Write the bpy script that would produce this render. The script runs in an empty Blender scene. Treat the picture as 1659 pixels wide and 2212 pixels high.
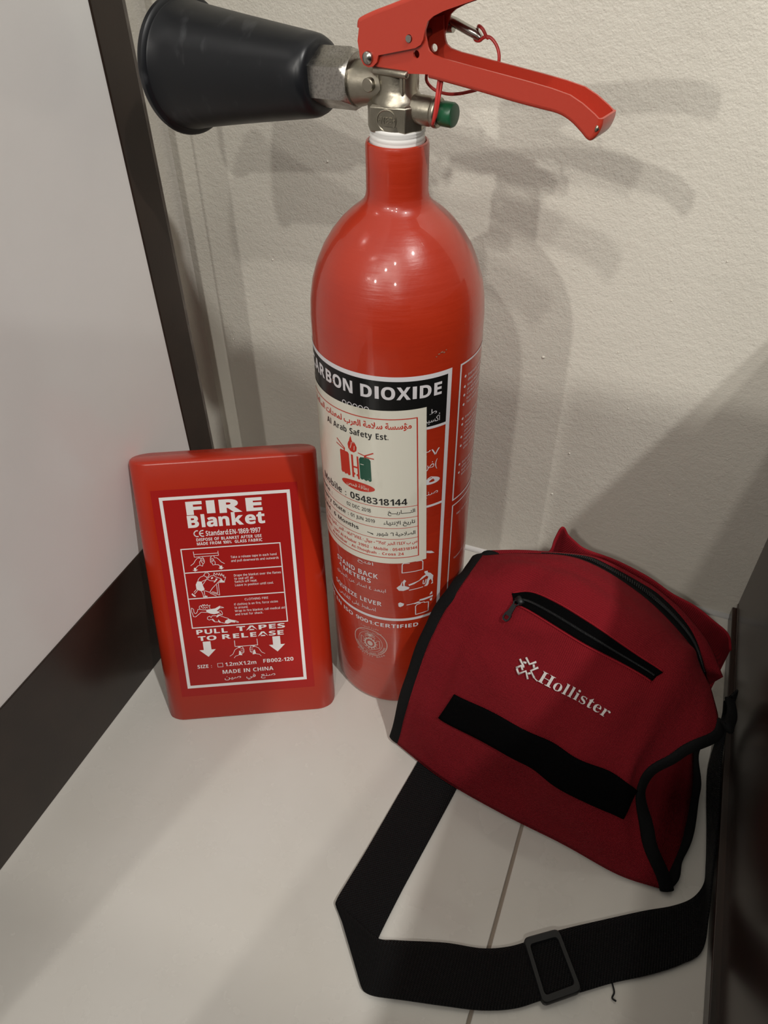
import bpy, bmesh, math, random
from mathutils import Vector, Matrix
random.seed(7)
SC = bpy.context.scene
COL = SC.collection
# ------------------------------------------------------------------ camera
cam = bpy.data.cameras.new('camera')
cam.sensor_fit = 'VERTICAL'; cam.sensor_height = 24.0
cam.lens = 24.0 * 1653.52 / 2212.0
cam.clip_start = 0.01
camo = bpy.data.objects.new('camera', cam); COL.objects.link(camo)
camo.matrix_world = Matrix(((0.92861596, -0.23993879, 0.28302257, 0.16015436),
                            (0.37087618, 0.62305532, -0.68866024, -0.41689154),
                            (-0.01110241, 0.74446722, 0.66756669, 0.57785976),
                            (0, 0, 0, 1)))
SC.camera = camo
# ------------------------------------------------------------------ world and lamps
world = bpy.data.worlds.new('world'); SC.world = world; world.use_nodes = True
wb = world.node_tree.nodes['Background']
wb.inputs[0].default_value = (1.0, 0.965, 0.90, 1); wb.inputs[1].default_value = 0.15
def downlight(x, y, z, power, tx=0.06, ty=0.1, tz=0.25, size=0.09, color=(1.0, 0.955, 0.885)):
    l = bpy.data.lights.new('downlight', 'AREA'); l.shape = 'DISK'; l.size = size; l.energy = power; l.color = color
    o = bpy.data.objects.new('downlight', l); COL.objects.link(o); o.location = (x, y, z)
    d = Vector((tx, ty, tz)) - Vector((x, y, z)); o.rotation_euler = d.to_track_quat('-Z', 'Y').to_euler()
    return o
downlight(0.06, -2.70, 2.6, 22)
downlight(-0.90, -4.20, 2.6, 50)
downlight(0.62, -2.05, 2.6, 13)
downlight(1.30, -4.00, 2.6, 34)
downlight(1.44, -0.95, 2.6, 38, color=(1.0, 0.97, 0.93))
cl = bpy.data.lights.new('ceiling_bounce', 'AREA'); cl.shape = 'RECTANGLE'; cl.size = 3.0; cl.size_y = 3.4; cl.energy = 11; cl.color = (1.0, 0.95, 0.88)  # added soft area light standing in for light bounced off the ceiling
clo = bpy.data.objects.new('ceiling_bounce', cl); COL.objects.link(clo); clo.location = (0.3, -1.5, 2.7)
SC.view_settings.view_transform = 'Standard'; SC.view_settings.look = 'None'
SC.view_settings.gamma = 1.0; SC.view_settings.use_curve_mapping = False
SC.view_settings.exposure = -0.14

# ------------------------------------------------------------------ materials
def mat(name, col, rough=0.5, metal=0.0, coat=0.0, coat_rough=0.05, bumps=(), vary=None, spec=0.5, sheen=0.0, weave=None, rvary=None):
    m = bpy.data.materials.new(name); m.use_nodes = True
    nt = m.node_tree; N = nt.nodes; L = nt.links; b = N['Principled BSDF']
    b.inputs['Base Color'].default_value = (*col, 1); b.inputs['Roughness'].default_value = rough
    b.inputs['Metallic'].default_value = metal; b.inputs['Coat Weight'].default_value = coat
    b.inputs['Coat Roughness'].default_value = coat_rough; b.inputs['Specular IOR Level'].default_value = spec
    b.inputs['Sheen Weight'].default_value = sheen
    tc = N.new('ShaderNodeTexCoord')
    def noise(scale, detail=4, stretch=None, r=0.5):
        n = N.new('ShaderNodeTexNoise'); n.inputs['Scale'].default_value = scale; n.inputs['Detail'].default_value = detail
        n.inputs['Roughness'].default_value = r
        if stretch:
            mp = N.new('ShaderNodeMapping'); mp.inputs['Scale'].default_value = stretch
            L.new(tc.outputs['Object'], mp.inputs[0]); L.new(mp.outputs[0], n.inputs['Vector'])
        else: L.new(tc.outputs['Object'], n.inputs['Vector'])
        return n
    if vary:                                   # (colour 2, scale, low, high[, stretch])
        n = noise(vary[1], 5, vary[4] if len(vary) > 4 else None)
        r = N.new('ShaderNodeValToRGB'); r.color_ramp.elements[0].position = vary[2]; r.color_ramp.elements[1].position = vary[3]
        r.color_ramp.elements[0].color = (*col, 1); r.color_ramp.elements[1].color = (*vary[0], 1)
        L.new(n.outputs['Fac'], r.inputs[0]); L.new(r.outputs[0], b.inputs['Base Color'])
    if rvary:                                  # (scale, low, high)
        n = noise(rvary[0], 6); mr = N.new('ShaderNodeMapRange')
        mr.inputs['From Min'].default_value = 0.3; mr.inputs['From Max'].default_value = 0.7
        mr.inputs['To Min'].default_value = rvary[1]; mr.inputs['To Max'].default_value = rvary[2]
        L.new(n.outputs['Fac'], mr.inputs['Value']); L.new(mr.outputs[0], b.inputs['Roughness'])
    prev = None
    for bp in bumps:                           # (scale, distance, stretch or None)
        n = noise(bp[0], 3, bp[2] if len(bp) > 2 else None)
        u = N.new('ShaderNodeBump'); u.inputs['Distance'].default_value = bp[1]; u.inputs['Strength'].default_value = 1.0
        L.new(n.outputs['Fac'], u.inputs['Height'])
        if prev: L.new(prev.outputs[0], u.inputs['Normal'])
        prev = u
    if weave:                                  # (period m, depth m, colour dark factor)
        uv = N.new('ShaderNodeUVMap'); sx = N.new('ShaderNodeSeparateXYZ'); L.new(uv.outputs[0], sx.inputs[0])
        def sn(out, ph=0.0):
            a = N.new('ShaderNodeMath'); a.operation = 'MULTIPLY_ADD'; a.inputs[1].default_value = 2 * math.pi / weave[0]; a.inputs[2].default_value = ph
            L.new(out, a.inputs[0]); s = N.new('ShaderNodeMath'); s.operation = 'SINE'; L.new(a.outputs[0], s.inputs[0]); return s
        s1 = sn(sx.outputs[0]); s2 = sn(sx.outputs[1], 0.8)
        mu = N.new('ShaderNodeMath'); mu.operation = 'MULTIPLY'; L.new(s1.outputs[0], mu.inputs[0]); L.new(s2.outputs[0], mu.inputs[1])
        u = N.new('ShaderNodeBump'); u.inputs['Distance'].default_value = weave[1]; u.inputs['Strength'].default_value = 1.0
        L.new(mu.outputs[0], u.inputs['Height'])
        if prev: L.new(prev.outputs[0], u.inputs['Normal'])
        prev = u
        mr = N.new('ShaderNodeMapRange'); mr.inputs['From Min'].default_value = -1; mr.inputs['From Max'].default_value = 1
        mr.inputs['To Min'].default_value = weave[2]; mr.inputs['To Max'].default_value = 1.0; L.new(mu.outputs[0], mr.inputs['Value'])
        mx = N.new('ShaderNodeMix'); mx.data_type = 'RGBA'; mx.blend_type = 'MULTIPLY'; mx.inputs[0].default_value = 1.0
        src = b.inputs['Base Color'].links[0].from_socket if b.inputs['Base Color'].links else None
        if src: L.new(src, mx.inputs[6])
        else: mx.inputs[6].default_value = (*col, 1)
        L.new(mr.outputs[0], mx.inputs[7]); L.new(mx.outputs[2], b.inputs['Base Color'])
    if prev: L.new(prev.outputs[0], b.inputs['Normal'])
    return m
M = {}
M['plaster'] = mat('plaster', (0.705, 0.68, 0.60), 0.45, bumps=((800, 0.00030), (300, 0.0004), (70, 0.0003, (1, 1, 1.6))), vary=((0.65, 0.625, 0.55), 9, 0.35, 0.7))
M['laminate'] = mat('pale_laminate', (0.78, 0.775, 0.765), 0.15, spec=0.5, bumps=((700, 0.00003),), vary=((0.74, 0.73, 0.715), 6, 0.4, 0.7))
M['dark_frame'] = mat('dark_brown_foil', (0.026, 0.017, 0.0125), 0.28, spec=0.4, bumps=((500, 0.00004),), vary=((0.02, 0.013, 0.010), 20, 0.4, 0.6))
M['frame_edge'] = mat('grey_reflection_edge', (0.10, 0.085, 0.075), 0.3, vary=((0.16, 0.14, 0.12), 60, 0.45, 0.65))  # grey imitates surroundings reflected in the dark glossy trim edge
M['dark_wood'] = mat('dark_red_brown_wood', (0.040, 0.018, 0.012), 0.24, spec=0.5, vary=((0.016, 0.011, 0.009), 5, 0.35, 0.65, (6, 1, 1)))
M['wood_edge'] = mat('plinth_highlight', (0.085, 0.06, 0.05), 0.35)  # lighter brown draws the highlight along the plinth's top edge
M['chip'] = mat('bare_chip', (0.35, 0.24, 0.18), 0.7)
M['tile'] = mat('glazed_tile', (0.64, 0.62, 0.575), 0.2, coat=0.4, coat_rough=0.06, rvary=(30, 0.14, 0.34), bumps=((60, 0.00012), (12, 0.0004)), vary=((0.60, 0.575, 0.52), 7, 0.35, 0.7))
M['scuff'] = mat('paint_scuff', (0.27, 0.11, 0.07), 0.7)
M['grout'] = mat('grout', (0.30, 0.25, 0.20), 0.85, bumps=((400, 0.0003),))
M['red_paint'] = mat('red_gloss_paint', (0.37, 0.024, 0.006), 0.34, coat=0.55, coat_rough=0.05, bumps=((180, 0.00010), (60, 0.00025, (0.4, 0.4, 4))), vary=((0.32, 0.018, 0.005), 25, 0.4, 0.75))
M['red_lever'] = mat('red_lever_enamel', (0.46, 0.040, 0.020), 0.36, coat=0.25, coat_rough=0.2, bumps=((900, 0.00006),))
M['red_plastic'] = mat('red_plastic', (0.42, 0.024, 0.007), 0.26, spec=0.5, bumps=((800, 0.00002),), vary=((0.39, 0.021, 0.006), 12, 0.4, 0.7))
M['red_print'] = mat('red_sticker_film', (0.37, 0.014, 0.012), 0.24)
M['black_rubber'] = mat('black_horn_plastic', (0.0065, 0.0075, 0.0095), 0.38, spec=0.35, rvary=(14, 0.28, 0.5), vary=((0.040, 0.042, 0.046), 60, 0.60, 0.80, (1.6, 0.6, 0.8)))
M['steel'] = mat('zinc_steel', (0.42, 0.40, 0.37), 0.32, 1.0, rvary=(90, 0.22, 0.5), vary=((0.27, 0.26, 0.24), 900, 0.45, 0.7), bumps=((900, 0.00006),))
M['nickel'] = mat('nickel_cast', (0.36, 0.33, 0.27), 0.38, 1.0, bumps=((350, 0.00012),), vary=((0.27, 0.25, 0.20), 90, 0.4, 0.7))
M['pin'] = mat('pin_steel', (0.38, 0.37, 0.34), 0.25, 1.0)
M['tape'] = mat('white_thread_tape', (0.74, 0.73, 0.71), 0.55)
M['green'] = mat('green_cap', (0.008, 0.085, 0.035), 0.35)
M['red_wire'] = mat('red_seal_wire', (0.50, 0.035, 0.03), 0.35)
M['black_print'] = mat('black_print', (0.007, 0.007, 0.007), 0.25, spec=0.25)
M['white_print'] = mat('white_print', (0.60, 0.58, 0.60), 0.3)
M['paper'] = mat('sticker_paper', (0.66, 0.64, 0.55), 0.3, coat=0.3, coat_rough=0.15, vary=((0.40, 0.385, 0.30), 34, 0.50, 0.76, (1, 1, 0.4)))
M['ink_red'] = mat('red_ink', (0.48, 0.030, 0.015), 0.35)
M['ink_black'] = mat('black_ink', (0.012, 0.012, 0.013), 0.35)
M['ink_green'] = mat('green_ink', (0.012, 0.075, 0.045), 0.35)
M['print_white'] = mat('white_screenprint', (0.80, 0.77, 0.76), 0.35)
M['seal_grey'] = mat('faded_seal_print', (0.46, 0.36, 0.33), 0.4)
M['fabric'] = mat('red_polyester', (0.340, 0.0105, 0.020), 0.85, sheen=0.0, weave=(0.0015, 0.00030, 0.35), bumps=((16, 0.006), (45, 0.0015)), spec=0.2)
M['binding'] = mat('black_binding', (0.0045, 0.0045, 0.0048), 0.8, bumps=((500, 0.0004),), spec=0.15)
M['velcro'] = mat('black_hook_tape', (0.0022, 0.0022, 0.0024), 0.95, bumps=((1500, 0.0006),), spec=0.04)
M['webbing'] = mat('black_webbing', (0.0085, 0.009, 0.0100), 0.62, weave=(0.0021, 0.0007, 0.2), spec=0.32)
M['black_plastic'] = mat('black_buckle_plastic', (0.010, 0.0105, 0.0115), 0.42, spec=0.35)
M['thread'] = mat('white_embroidery', (0.62, 0.59, 0.57), 0.6, bumps=((900, 0.0003, (1, 1, 0.3)),))

# ------------------------------------------------------------------ helpers
def tag(o, label=None, cat=None, group=None, kind=None):
    if label: o['label'] = label
    if cat: o['category'] = cat
    if group: o['group'] = group
    if kind: o['kind'] = kind
    return o
def obj(name, verts, faces, m, parent=None, smooth=False, uvs=None, angle=None):
    me = bpy.data.meshes.new(name); me.from_pydata([tuple(v) for v in verts], [], [tuple(f) for f in faces]); me.materials.append(m)
    if uvs is not None:
        ul = me.uv_layers.new(name='UVMap')
        for lp in me.loops: ul.data[lp.index].uv = uvs[lp.vertex_index]
    if smooth:
        for p in me.polygons: p.use_smooth = True
        if angle: 
            bm = bmesh.new(); bm.from_mesh(me)
            for e in bm.edges:
                if len(e.link_faces) == 2 and e.calc_face_angle(0) > math.radians(angle): e.smooth = False
            bm.to_mesh(me); bm.free()
    me.update()
    o = bpy.data.objects.new(name, me); COL.objects.link(o)
    if parent: o.parent = parent
    return o
def empty(name, loc=(0, 0, 0)):
    o = bpy.data.objects.new(name, None); COL.objects.link(o); o.location = loc; o.empty_display_size = 0.05; return o
def bevel(o, w, seg=2, lim=30):
    b = o.modifiers.new('bevel', 'BEVEL'); b.width = w; b.segments = seg; b.limit_method = 'ANGLE'; b.angle_limit = math.radians(lim)
    for p in o.data.polygons: p.use_smooth = True
    b.harden_normals = True
    return o
def solid(o, t, off=-1):
    s = o.modifiers.new('solid', 'SOLIDIFY'); s.thickness = t; s.offset = off; return o
def box_vf(x0, x1, y0, y1, z0, z1):
    v = [(x, y, z) for x in (x0, x1) for y in (y0, y1) for z in (z0, z1)]
    f = [(0, 1, 3, 2), (4, 6, 7, 5), (0, 4, 5, 1), (2, 3, 7, 6), (0, 2, 6, 4), (1, 5, 7, 3)]
    return v, f
def box(name, x0, x1, y0, y1, z0, z1, m, parent=None, bv=0.0):
    o = obj(name, *box_vf(x0, x1, y0, y1, z0, z1), m, parent)
    if bv: bevel(o, bv)
    return o
def lathe_vf(profile, O, A, n=64, cap0=False, cap1=False):
    A = Vector(A).normalized(); X = A.orthogonal().normalized(); Y = A.cross(X); O = Vector(O)
    v = []; f = []
    for (h, r) in profile:
        for k in range(n):
            t = 2 * math.pi * k / n; v.append(O + A * h + X * (r * math.cos(t)) + Y * (r * math.sin(t)))
    for i in range(len(profile) - 1):
        for k in range(n):
            a = i * n + k; b = i * n + (k + 1) % n; f.append((a, b, b + n, a + n))
    if cap0: f.append(tuple(range(n))[::-1])
    if cap1: f.append(tuple((len(profile) - 1) * n + k for k in range(n)))
    return v, f
def lathe(name, profile, O, A, m, parent=None, n=64, cap0=False, cap1=False, angle=35):
    return obj(name, *lathe_vf(profile, O, A, n, cap0, cap1), m, parent, True, angle=angle)
def cr(P, t):
    n = len(P) - 1; t = min(max(t, 0.0), n - 1e-9); i = int(t); f = t - i
    g = lambda k: P[k] if 0 <= k <= n else (P[0] * 2 - P[1] if k < 0 else P[n] * 2 - P[n - 1])
    a, b, c, d = g(i - 1), g(i), g(i + 1), g(i + 2)
    return (b * 2 + (c - a) * f + (a * 2 - b * 5 + c * 4 - d) * f * f + (b * 3 - a - c * 3 + d) * f ** 3) * 0.5
def smooth_path(pts, n):
    P = [Vector(p) for p in pts]; return [cr(P, i * (len(P) - 1) / n) for i in range(n + 1)]
def tube_vf(pts, r, n=10, r2=None, up=None, cap=True):
    v = []; f = []; P = [Vector(p) for p in pts]; N_ = len(P); X = None
    for i, p in enumerate(P):
        T = (P[min(i + 1, N_ - 1)] - P[max(i - 1, 0)]).normalized()
        if up is not None:
            U = up[i] if isinstance(up, list) else Vector(up)
            X = (U - T * U.dot(T)).normalized()
        else: X = (T.orthogonal() if X is None else X - T * X.dot(T)).normalized()
        Y = T.cross(X); rr = r[i] if isinstance(r, (list, tuple)) else r; ry = rr if r2 is None else r2
        for k in range(n):
            a = 2 * math.pi * k / n; v.append(p + X * (rr * math.cos(a)) + Y * (ry * math.sin(a)))
    for i in range(N_ - 1):
        for k in range(n):
            a = i * n + k; b = i * n + (k + 1) % n; f.append((a, b, b + n, a + n))
    if cap: f.append(tuple(range(n))[::-1]); f.append(tuple((N_ - 1) * n + k for k in range(n)))
    return v, f
def tube(name, pts, r, m, parent=None, n=10, **k):
    return obj(name, *tube_vf(pts, r, n, **k), m, parent, True)
def join_vf(L):
    V = []; F = []
    for v, f in L:
        o = len(V); V += list(v); F += [tuple(i + o for i in g) for g in f]
    return V, F
def grid(name, rows, m, parent=None, thick=0.0, uvscale=True, off=-1):
    """rows: list of rows of Vectors -> smooth sheet with UVs in metres"""
    nr, nc = len(rows), len(rows[0]); v = [p for r in rows for p in r]; f = []; uv = []
    accv = [0.0] * nc
    for i in range(nr):
        u = 0.0
        for j in range(nc):
            if j: u += (rows[i][j] - rows[i][j - 1]).length
            if i: accv[j] += (rows[i][j] - rows[i - 1][j]).length
            uv.append((u, accv[j]))
    for i in range(nr - 1):
        for j in range(nc - 1):
            a = i * nc + j; f.append((a, a + 1, a + 1 + nc, a + nc))
    o = obj(name, v, f, m, parent, True, uv)
    if thick: solid(o, thick, off)
    return o

# ------------------------------------------------------------------ flat print: text, strokes, fills
AR = {'ء': (0xFE80, 1), 'آ': (0xFE81, 2), 'أ': (0xFE83, 2), 'ؤ': (0xFE85, 2), 'إ': (0xFE87, 2), 'ئ': (0xFE89, 4), 'ا': (0xFE8D, 2), 'ب': (0xFE8F, 4),
      'ة': (0xFE93, 2), 'ت': (0xFE95, 4), 'ث': (0xFE99, 4), 'ج': (0xFE9D, 4), 'ح': (0xFEA1, 4), 'خ': (0xFEA5, 4), 'د': (0xFEA9, 2), 'ذ': (0xFEAB, 2),
      'ر': (0xFEAD, 2), 'ز': (0xFEAF, 2), 'س': (0xFEB1, 4), 'ش': (0xFEB5, 4), 'ص': (0xFEB9, 4), 'ض': (0xFEBD, 4), 'ط': (0xFEC1, 4), 'ظ': (0xFEC5, 4),
      'ع': (0xFEC9, 4), 'غ': (0xFECD, 4), 'ف': (0xFED1, 4), 'ق': (0xFED5, 4), 'ك': (0xFED9, 4), 'ل': (0xFEDD, 4), 'م': (0xFEE1, 4), 'ن': (0xFEE5, 4),
      'ه': (0xFEE9, 4), 'و': (0xFEED, 2), 'ى': (0xFEEF, 2), 'ي': (0xFEF1, 4), 'ﻻ': (0xFEFB, 2), 'ﻹ': (0xFEF9, 2)}
def arabic(s):
    s = s.replace('لا', 'ﻻ').replace('لإ', 'ﻹ'); out = []
    for i, c in enumerate(s):
        if c not in AR: out.append(c); continue
        p = s[i - 1] if i else ' '; q = s[i + 1] if i + 1 < len(s) else ' '
        jp = p == 'ـ' or (p in AR and AR[p][1] == 4); jn = (q in AR and q != 'ء') or q == 'ـ'
        b, n = AR[c]
        if n == 4: k = 3 if (jp and jn) else 1 if jp else 2 if jn else 0
        else: k = 1 if (jp and n == 2) else 0
        out.append(chr(b + k))
    r = out[::-1]; res = []; i = 0
    while i < len(r):
        if r[i].isdigit():
            j = i
            while j < len(r) and r[j].isdigit(): j += 1
            res += r[i:j][::-1]; i = j
        else: res.append(r[i]); i += 1
    return ''.join(res)
def styled(s, st):
    A, a, d = {'b': (0x1D5D4, 0x1D5EE, 0x1D7EC), 'r': (0x1D5A0, 0x1D5BA, 0x1D7E2), 's': (0x1D400, 0x1D41A, 0x1D7CE)}[st]
    o = ''
    for c in s:
        o += chr(A + ord(c) - 65) if 'A' <= c <= 'Z' else chr(a + ord(c) - 97) if 'a' <= c <= 'z' else chr(d + ord(c) - 48) if '0' <= c <= '9' else c
    return o
_TC = {}
TS = bpy.data.scenes.new('type_setting'); TL = TS.view_layers[0]
def curve_mesh(o):
    TS.collection.objects.link(o); TL.update(); dg = TL.depsgraph
    me = bpy.data.meshes.new_from_object(o.evaluated_get(dg)); return me
GLY = {}
ALPHA = 'HABCDEFGJKLMNOPQRSTUVWXYZabcdefghijklmnopqrstuvwxyz0123456789.,:;-%/()!'
def glyphs(st, fat):
    """all sans glyphs of one weight, set one per line and taken apart again"""
    if (st, fat) in GLY: return GLY[(st, fat)]
    c = bpy.data.curves.new('lettering', 'FONT'); c.body = '\n'.join(styled(x, st) for x in ALPHA); c.resolution_u = 4; c.offset = fat; c.space_line = 3.0
    o = bpy.data.objects.new('lettering', c); me = curve_mesh(o)
    ys = [p.co.y for p in me.vertices]; D = 3.0
    G = {x: ([], []) for x in ALPHA}; where = {}
    for p in me.vertices:
        i = int(round(-(p.co.y - 0.35) / D)); g = G[ALPHA[min(max(i, 0), len(ALPHA) - 1)]]; where[p.index] = (g, len(g[0])); g[0].append((p.co.x, p.co.y + i * D))
    for p in me.polygons:
        g = where[p.vertices[0]][0]; g[1].append(tuple(where[k][1] for k in p.vertices))
    bpy.data.objects.remove(o); bpy.data.curves.remove(c); bpy.data.meshes.remove(me)
    cap = max(p[1] for p in G['H'][0]); w = (0.185 if st == 'b' else 0.095) + 2 * fat
    G['I'] = ([(0.09 - fat, 0), (0.09 - fat + w, 0), (0.09 - fat + w, cap), (0.09 - fat, cap)], [(0, 1, 2, 3)])
    GLY[(st, fat)] = G; return G
def text_vf(s, st='b', fat=0.0):
    key = (s, st, fat)
    if key in _TC: return _TC[key]
    if st in 'br':
        G = glyphs(st, fat); v = []; f = []; x = 0.0
        for ch in s:
            g = G.get(ch)
            if not g or not g[0]: x += 0.36; continue
            a = min(p[0] for p in g[0]); e = max(p[0] for p in g[0]); lb = min(max(a, 0.02), 0.10); n = len(v)
            v += [(p[0] - a + x + lb, p[1]) for p in g[0]]; f += [tuple(i + n for i in q) for q in g[1]]; x += lb + (e - a) + min(lb, 0.07)
        _TC[key] = (v, f); return v, f
    c = bpy.data.curves.new('lettering', 'FONT'); c.body = arabic(s) if st == 'a' else styled(s, st); c.resolution_u = 4; c.offset = fat
    o = bpy.data.objects.new('lettering', c); me = curve_mesh(o)
    v = [(p.co.x, p.co.y) for p in me.vertices]; f = [tuple(p.vertices) for p in me.polygons]
    bpy.data.objects.remove(o); bpy.data.curves.remove(c); bpy.data.meshes.remove(me)
    _TC[key] = (v, f); return v, f
CAP = {}
def capheight(st):
    if st not in CAP:
        v, f = text_vf('H' if st != 'a' else 'ا', st); CAP[st] = max(p[1] for p in v)
    return CAP[st]
class Art:
    """flat artwork in a label's own x,y (mm); built onto a surface with a mapping function"""
    def __init__(s): s.v = []; s.f = []
    def add(s, v, f): o = len(s.v); s.v += v; s.f += [tuple(i + o for i in g) for g in f]
    def text(s, body, x0, x1, y, h, st='b', fat=0.0, slope=0.0):
        v, f = text_vf(body, st, fat)
        if not v: return
        a = min(p[0] for p in v); b = max(p[0] for p in v); k = (x1 - x0) / (b - a); q = h / capheight(st)
        s.add([(x0 + (p[0] - a) * k, y + p[1] * q + slope * (p[0] - a) * k) for p in v], f)
    def rect(s, x0, x1, y0, y1, step=2.0):
        n = max(1, int(abs(x1 - x0) / step)); m = max(1, int(abs(y1 - y0) / 12)); v = []; f = []
        for j in range(m + 1):
            for i in range(n + 1): v.append((x0 + (x1 - x0) * i / n, y0 + (y1 - y0) * j / m))
        for j in range(m):
            for i in range(n): a = j * (n + 1) + i; f.append((a, a + 1, a + n + 2, a + n + 1))
        s.add(v, f)
    def frame(s, x0, x1, y0, y1, w):
        s.rect(x0, x1, y0, y0 + w); s.rect(x0, x1, y1 - w, y1); s.rect(x0, x0 + w, y0 + w, y1 - w); s.rect(x1 - w, x1, y0 + w, y1 - w)
    def line(s, pts, w):
        for (a, b), (c, d) in zip(pts, pts[1:]):
            L = math.hypot(c - a, d - b)
            if L < 1e-6: continue
            tx, ty = (c - a) / L, (d - b) / L; a -= tx * w * .3; b -= ty * w * .3; c += tx * w * .3; d += ty * w * .3; nx, ny = -ty * w / 2, tx * w / 2
            n = max(1, int(L / 3)); v = []; f = []
            for i in range(n + 1):
                t = i / n; v += [(a + (c - a) * t - nx, b + (d - b) * t - ny), (a + (c - a) * t + nx, b + (d - b) * t + ny)]
            for i in range(n): f.append((2 * i, 2 * i + 2, 2 * i + 3, 2 * i + 1))
            s.add(v, f)
    def fill(s, pts):
        from mathutils.geometry import tessellate_polygon
        t = tessellate_polygon([[Vector((p[0], p[1], 0)) for p in pts]]); s.add(list(pts), [tuple(x) for x in t])
    def disc(s, x, y, rx, ry=None, n=24, ang=0.0):
        ry = ry or rx; c, d = math.cos(ang), math.sin(ang)
        s.fill([(x + rx * math.cos(t) * c - ry * math.sin(t) * d, y + rx * math.cos(t) * d + ry * math.sin(t) * c) for t in [2 * math.pi * k / n for k in range(n)]])
    def ring(s, x, y, rx, ry, w, n=40):
        s.line([(x + rx * math.cos(2 * math.pi * k / n), y + ry * math.sin(2 * math.pi * k / n)) for k in range(n + 1)], w)
    def pics(s, L, w):
        for k, p in L:
            if k == 's': s.line(p, w)
            else: s.fill(p)
    def build(s, name, fn, m, parent, slice_=0.0):
        if slice_:                                  # cut the artwork into narrow columns so it can follow the curve
            bm = bmesh.new(); vs = [bm.verts.new((p[0], p[1], 0)) for p in s.v]
            for f in s.f:
                try: bm.faces.new([vs[i] for i in f])
                except ValueError: pass
            x0 = min(p[0] for p in s.v); x1 = max(p[0] for p in s.v); x = x0 + slice_
            while x < x1:
                bmesh.ops.bisect_plane(bm, geom=bm.verts[:] + bm.edges[:] + bm.faces[:], plane_co=(x, 0, 0), plane_no=(1, 0, 0)); x += slice_
            bm.verts.index_update(); s.v = [(q.co.x, q.co.y) for q in bm.verts]; s.f = [tuple(q.index for q in f.verts) for f in bm.faces]; bm.free()
        v = [fn(*p) for p in s.v]
        # face normals outward (towards the viewer side of the label)
        return obj(name, v, s.f, m, parent)

# ================================================================== SETTING
def quadwall(name, pts, z0, z1, m):
    v = []; f = []
    for x, y in pts: v += [(x, y, z0), (x, y, z1)]
    for i in range(len(pts) - 1): f.append((2 * i, 2 * i + 2, 2 * i + 3, 2 * i + 1))
    return v, f
# back wall, with its soft plaster corner turning towards the room behind the door
o = obj('wall_back', *join_vf([box_vf(-0.285, 0.40, 0.158, 0.258, -0.02, 2.6)]), M['plaster']); tag(o, 'off-white painted plaster wall behind the extinguisher', kind='structure')
# small plaster return in the corner, rounded
cp = [(-0.30, 0.02), (-0.2745, 0.06), (-0.2735, 0.151), (-0.2725, 0.155), (-0.2700, 0.1572), (-0.266, 0.1582)]
v = []; f = []
for x, y in cp: v += [(x, y, -0.02), (x, y, 2.6)]
for x, y in reversed([(cp[0][0], 0.16), (cp[-1][0], 0.16)]): v += [(x, y, -0.02), (x, y, 2.6)]
n = len(v) // 2
f = [(2 * i, 2 * ((i + 1) % n), 2 * ((i + 1) % n) + 1, 2 * i + 1) for i in range(n)]
o = obj('wall_corner', v, f, M['plaster'], None, True); tag(o, 'rounded plaster corner beside the dark door edge', kind='structure')
o = box('wall_left', -0.26, -0.2045, -0.72, 0.021, 0.120, 2.6, M['laminate']); tag(o, 'pale glossy panel on the left', kind='structure')
o = box('trim_1', -0.262, -0.2035, 0.020, 0.0515, 0.0, 2.6, M['dark_frame'], None, 0.0012); tag(o, 'dark brown vertical edge strip', kind='structure')
o = box('trim_2', -0.258, -0.2065, 0.0515, 0.0585, 0.0, 2.6, M['frame_edge'], None, 0.0016); tag(o, 'thin edge beside the dark strip, coloured grey like a reflection', kind='structure')
o = box('baseboard_left', -0.262, -0.2035, -0.72, 0.0202, 0.0, 0.1257, M['dark_frame'], None, 0.0008); tag(o, 'dark brown baseboard', kind='structure')
# right-hand dark panel, slightly turned, with a low plinth
def turned_box(name, pts, z0, z1, m, bv=0.0, parent=None):
    n = len(pts); v = [(x, y, z0) for x, y in pts] + [(x, y, z1) for x, y in pts]
    f = [tuple(range(n))[::-1], tuple(range(n, 2 * n))] + [(i, (i + 1) % n, n + (i + 1) % n, n + i) for i in range(n)]
    o = obj(name, v, f, m, parent)
    if bv: bevel(o, bv)
    return o
side = [(0.2885, 0.158), (0.2965, -0.21), (0.306, -0.80), (-0.13, -0.82), (-0.13, -1.20), (0.62, -1.20), (0.62, 0.158)]  # the return behind the camera is added to shade the lower wall
o = turned_box('wall_right', side, 0.0, 0.40, M['dark_wood'], 0.0006)
o2 = turned_box('shade_block', [(0.30, -0.80), (-0.13, -0.82), (-0.13, -1.20), (0.62, -1.20), (0.62, -0.80)], 0.3995, 0.76, M['dark_wood'], 0.001, o)  # unseen block added to dim the lower wall, bag and cylinder
tag(o, 'dark reddish brown wooden side on the right, with an added shading return out of view', kind='structure')
o = turned_box('baseboard_right', [(0.2850, 0.1575), (0.2905, -0.21), (0.2955, -0.72), (0.304, -0.72), (0.299, -0.21), (0.2905, 0.1575)], 0.0, 0.0150, M['dark_wood'], 0.0008)
tag(o, 'low dark plinth of the right panel', kind='structure')
pl = o
tube('lip', [(0.2896, 0.1570, 0.0205), (0.2960, -0.10, 0.0175), (0.2992, -0.21, 0.0165), (0.3042, -0.70, 0.0165)], 0.0016, M['wood_edge'], pl, 8)
obj('chip', *tube_vf([(0.2975, -0.176, 0.0180), (0.2981, -0.183, 0.0186), (0.2981, -0.192, 0.0182), (0.2976, -0.197, 0.0172)], [0.0009, 0.0016, 0.0015, 0.0006], 8), M['chip'], pl, True)
sp = []
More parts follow.
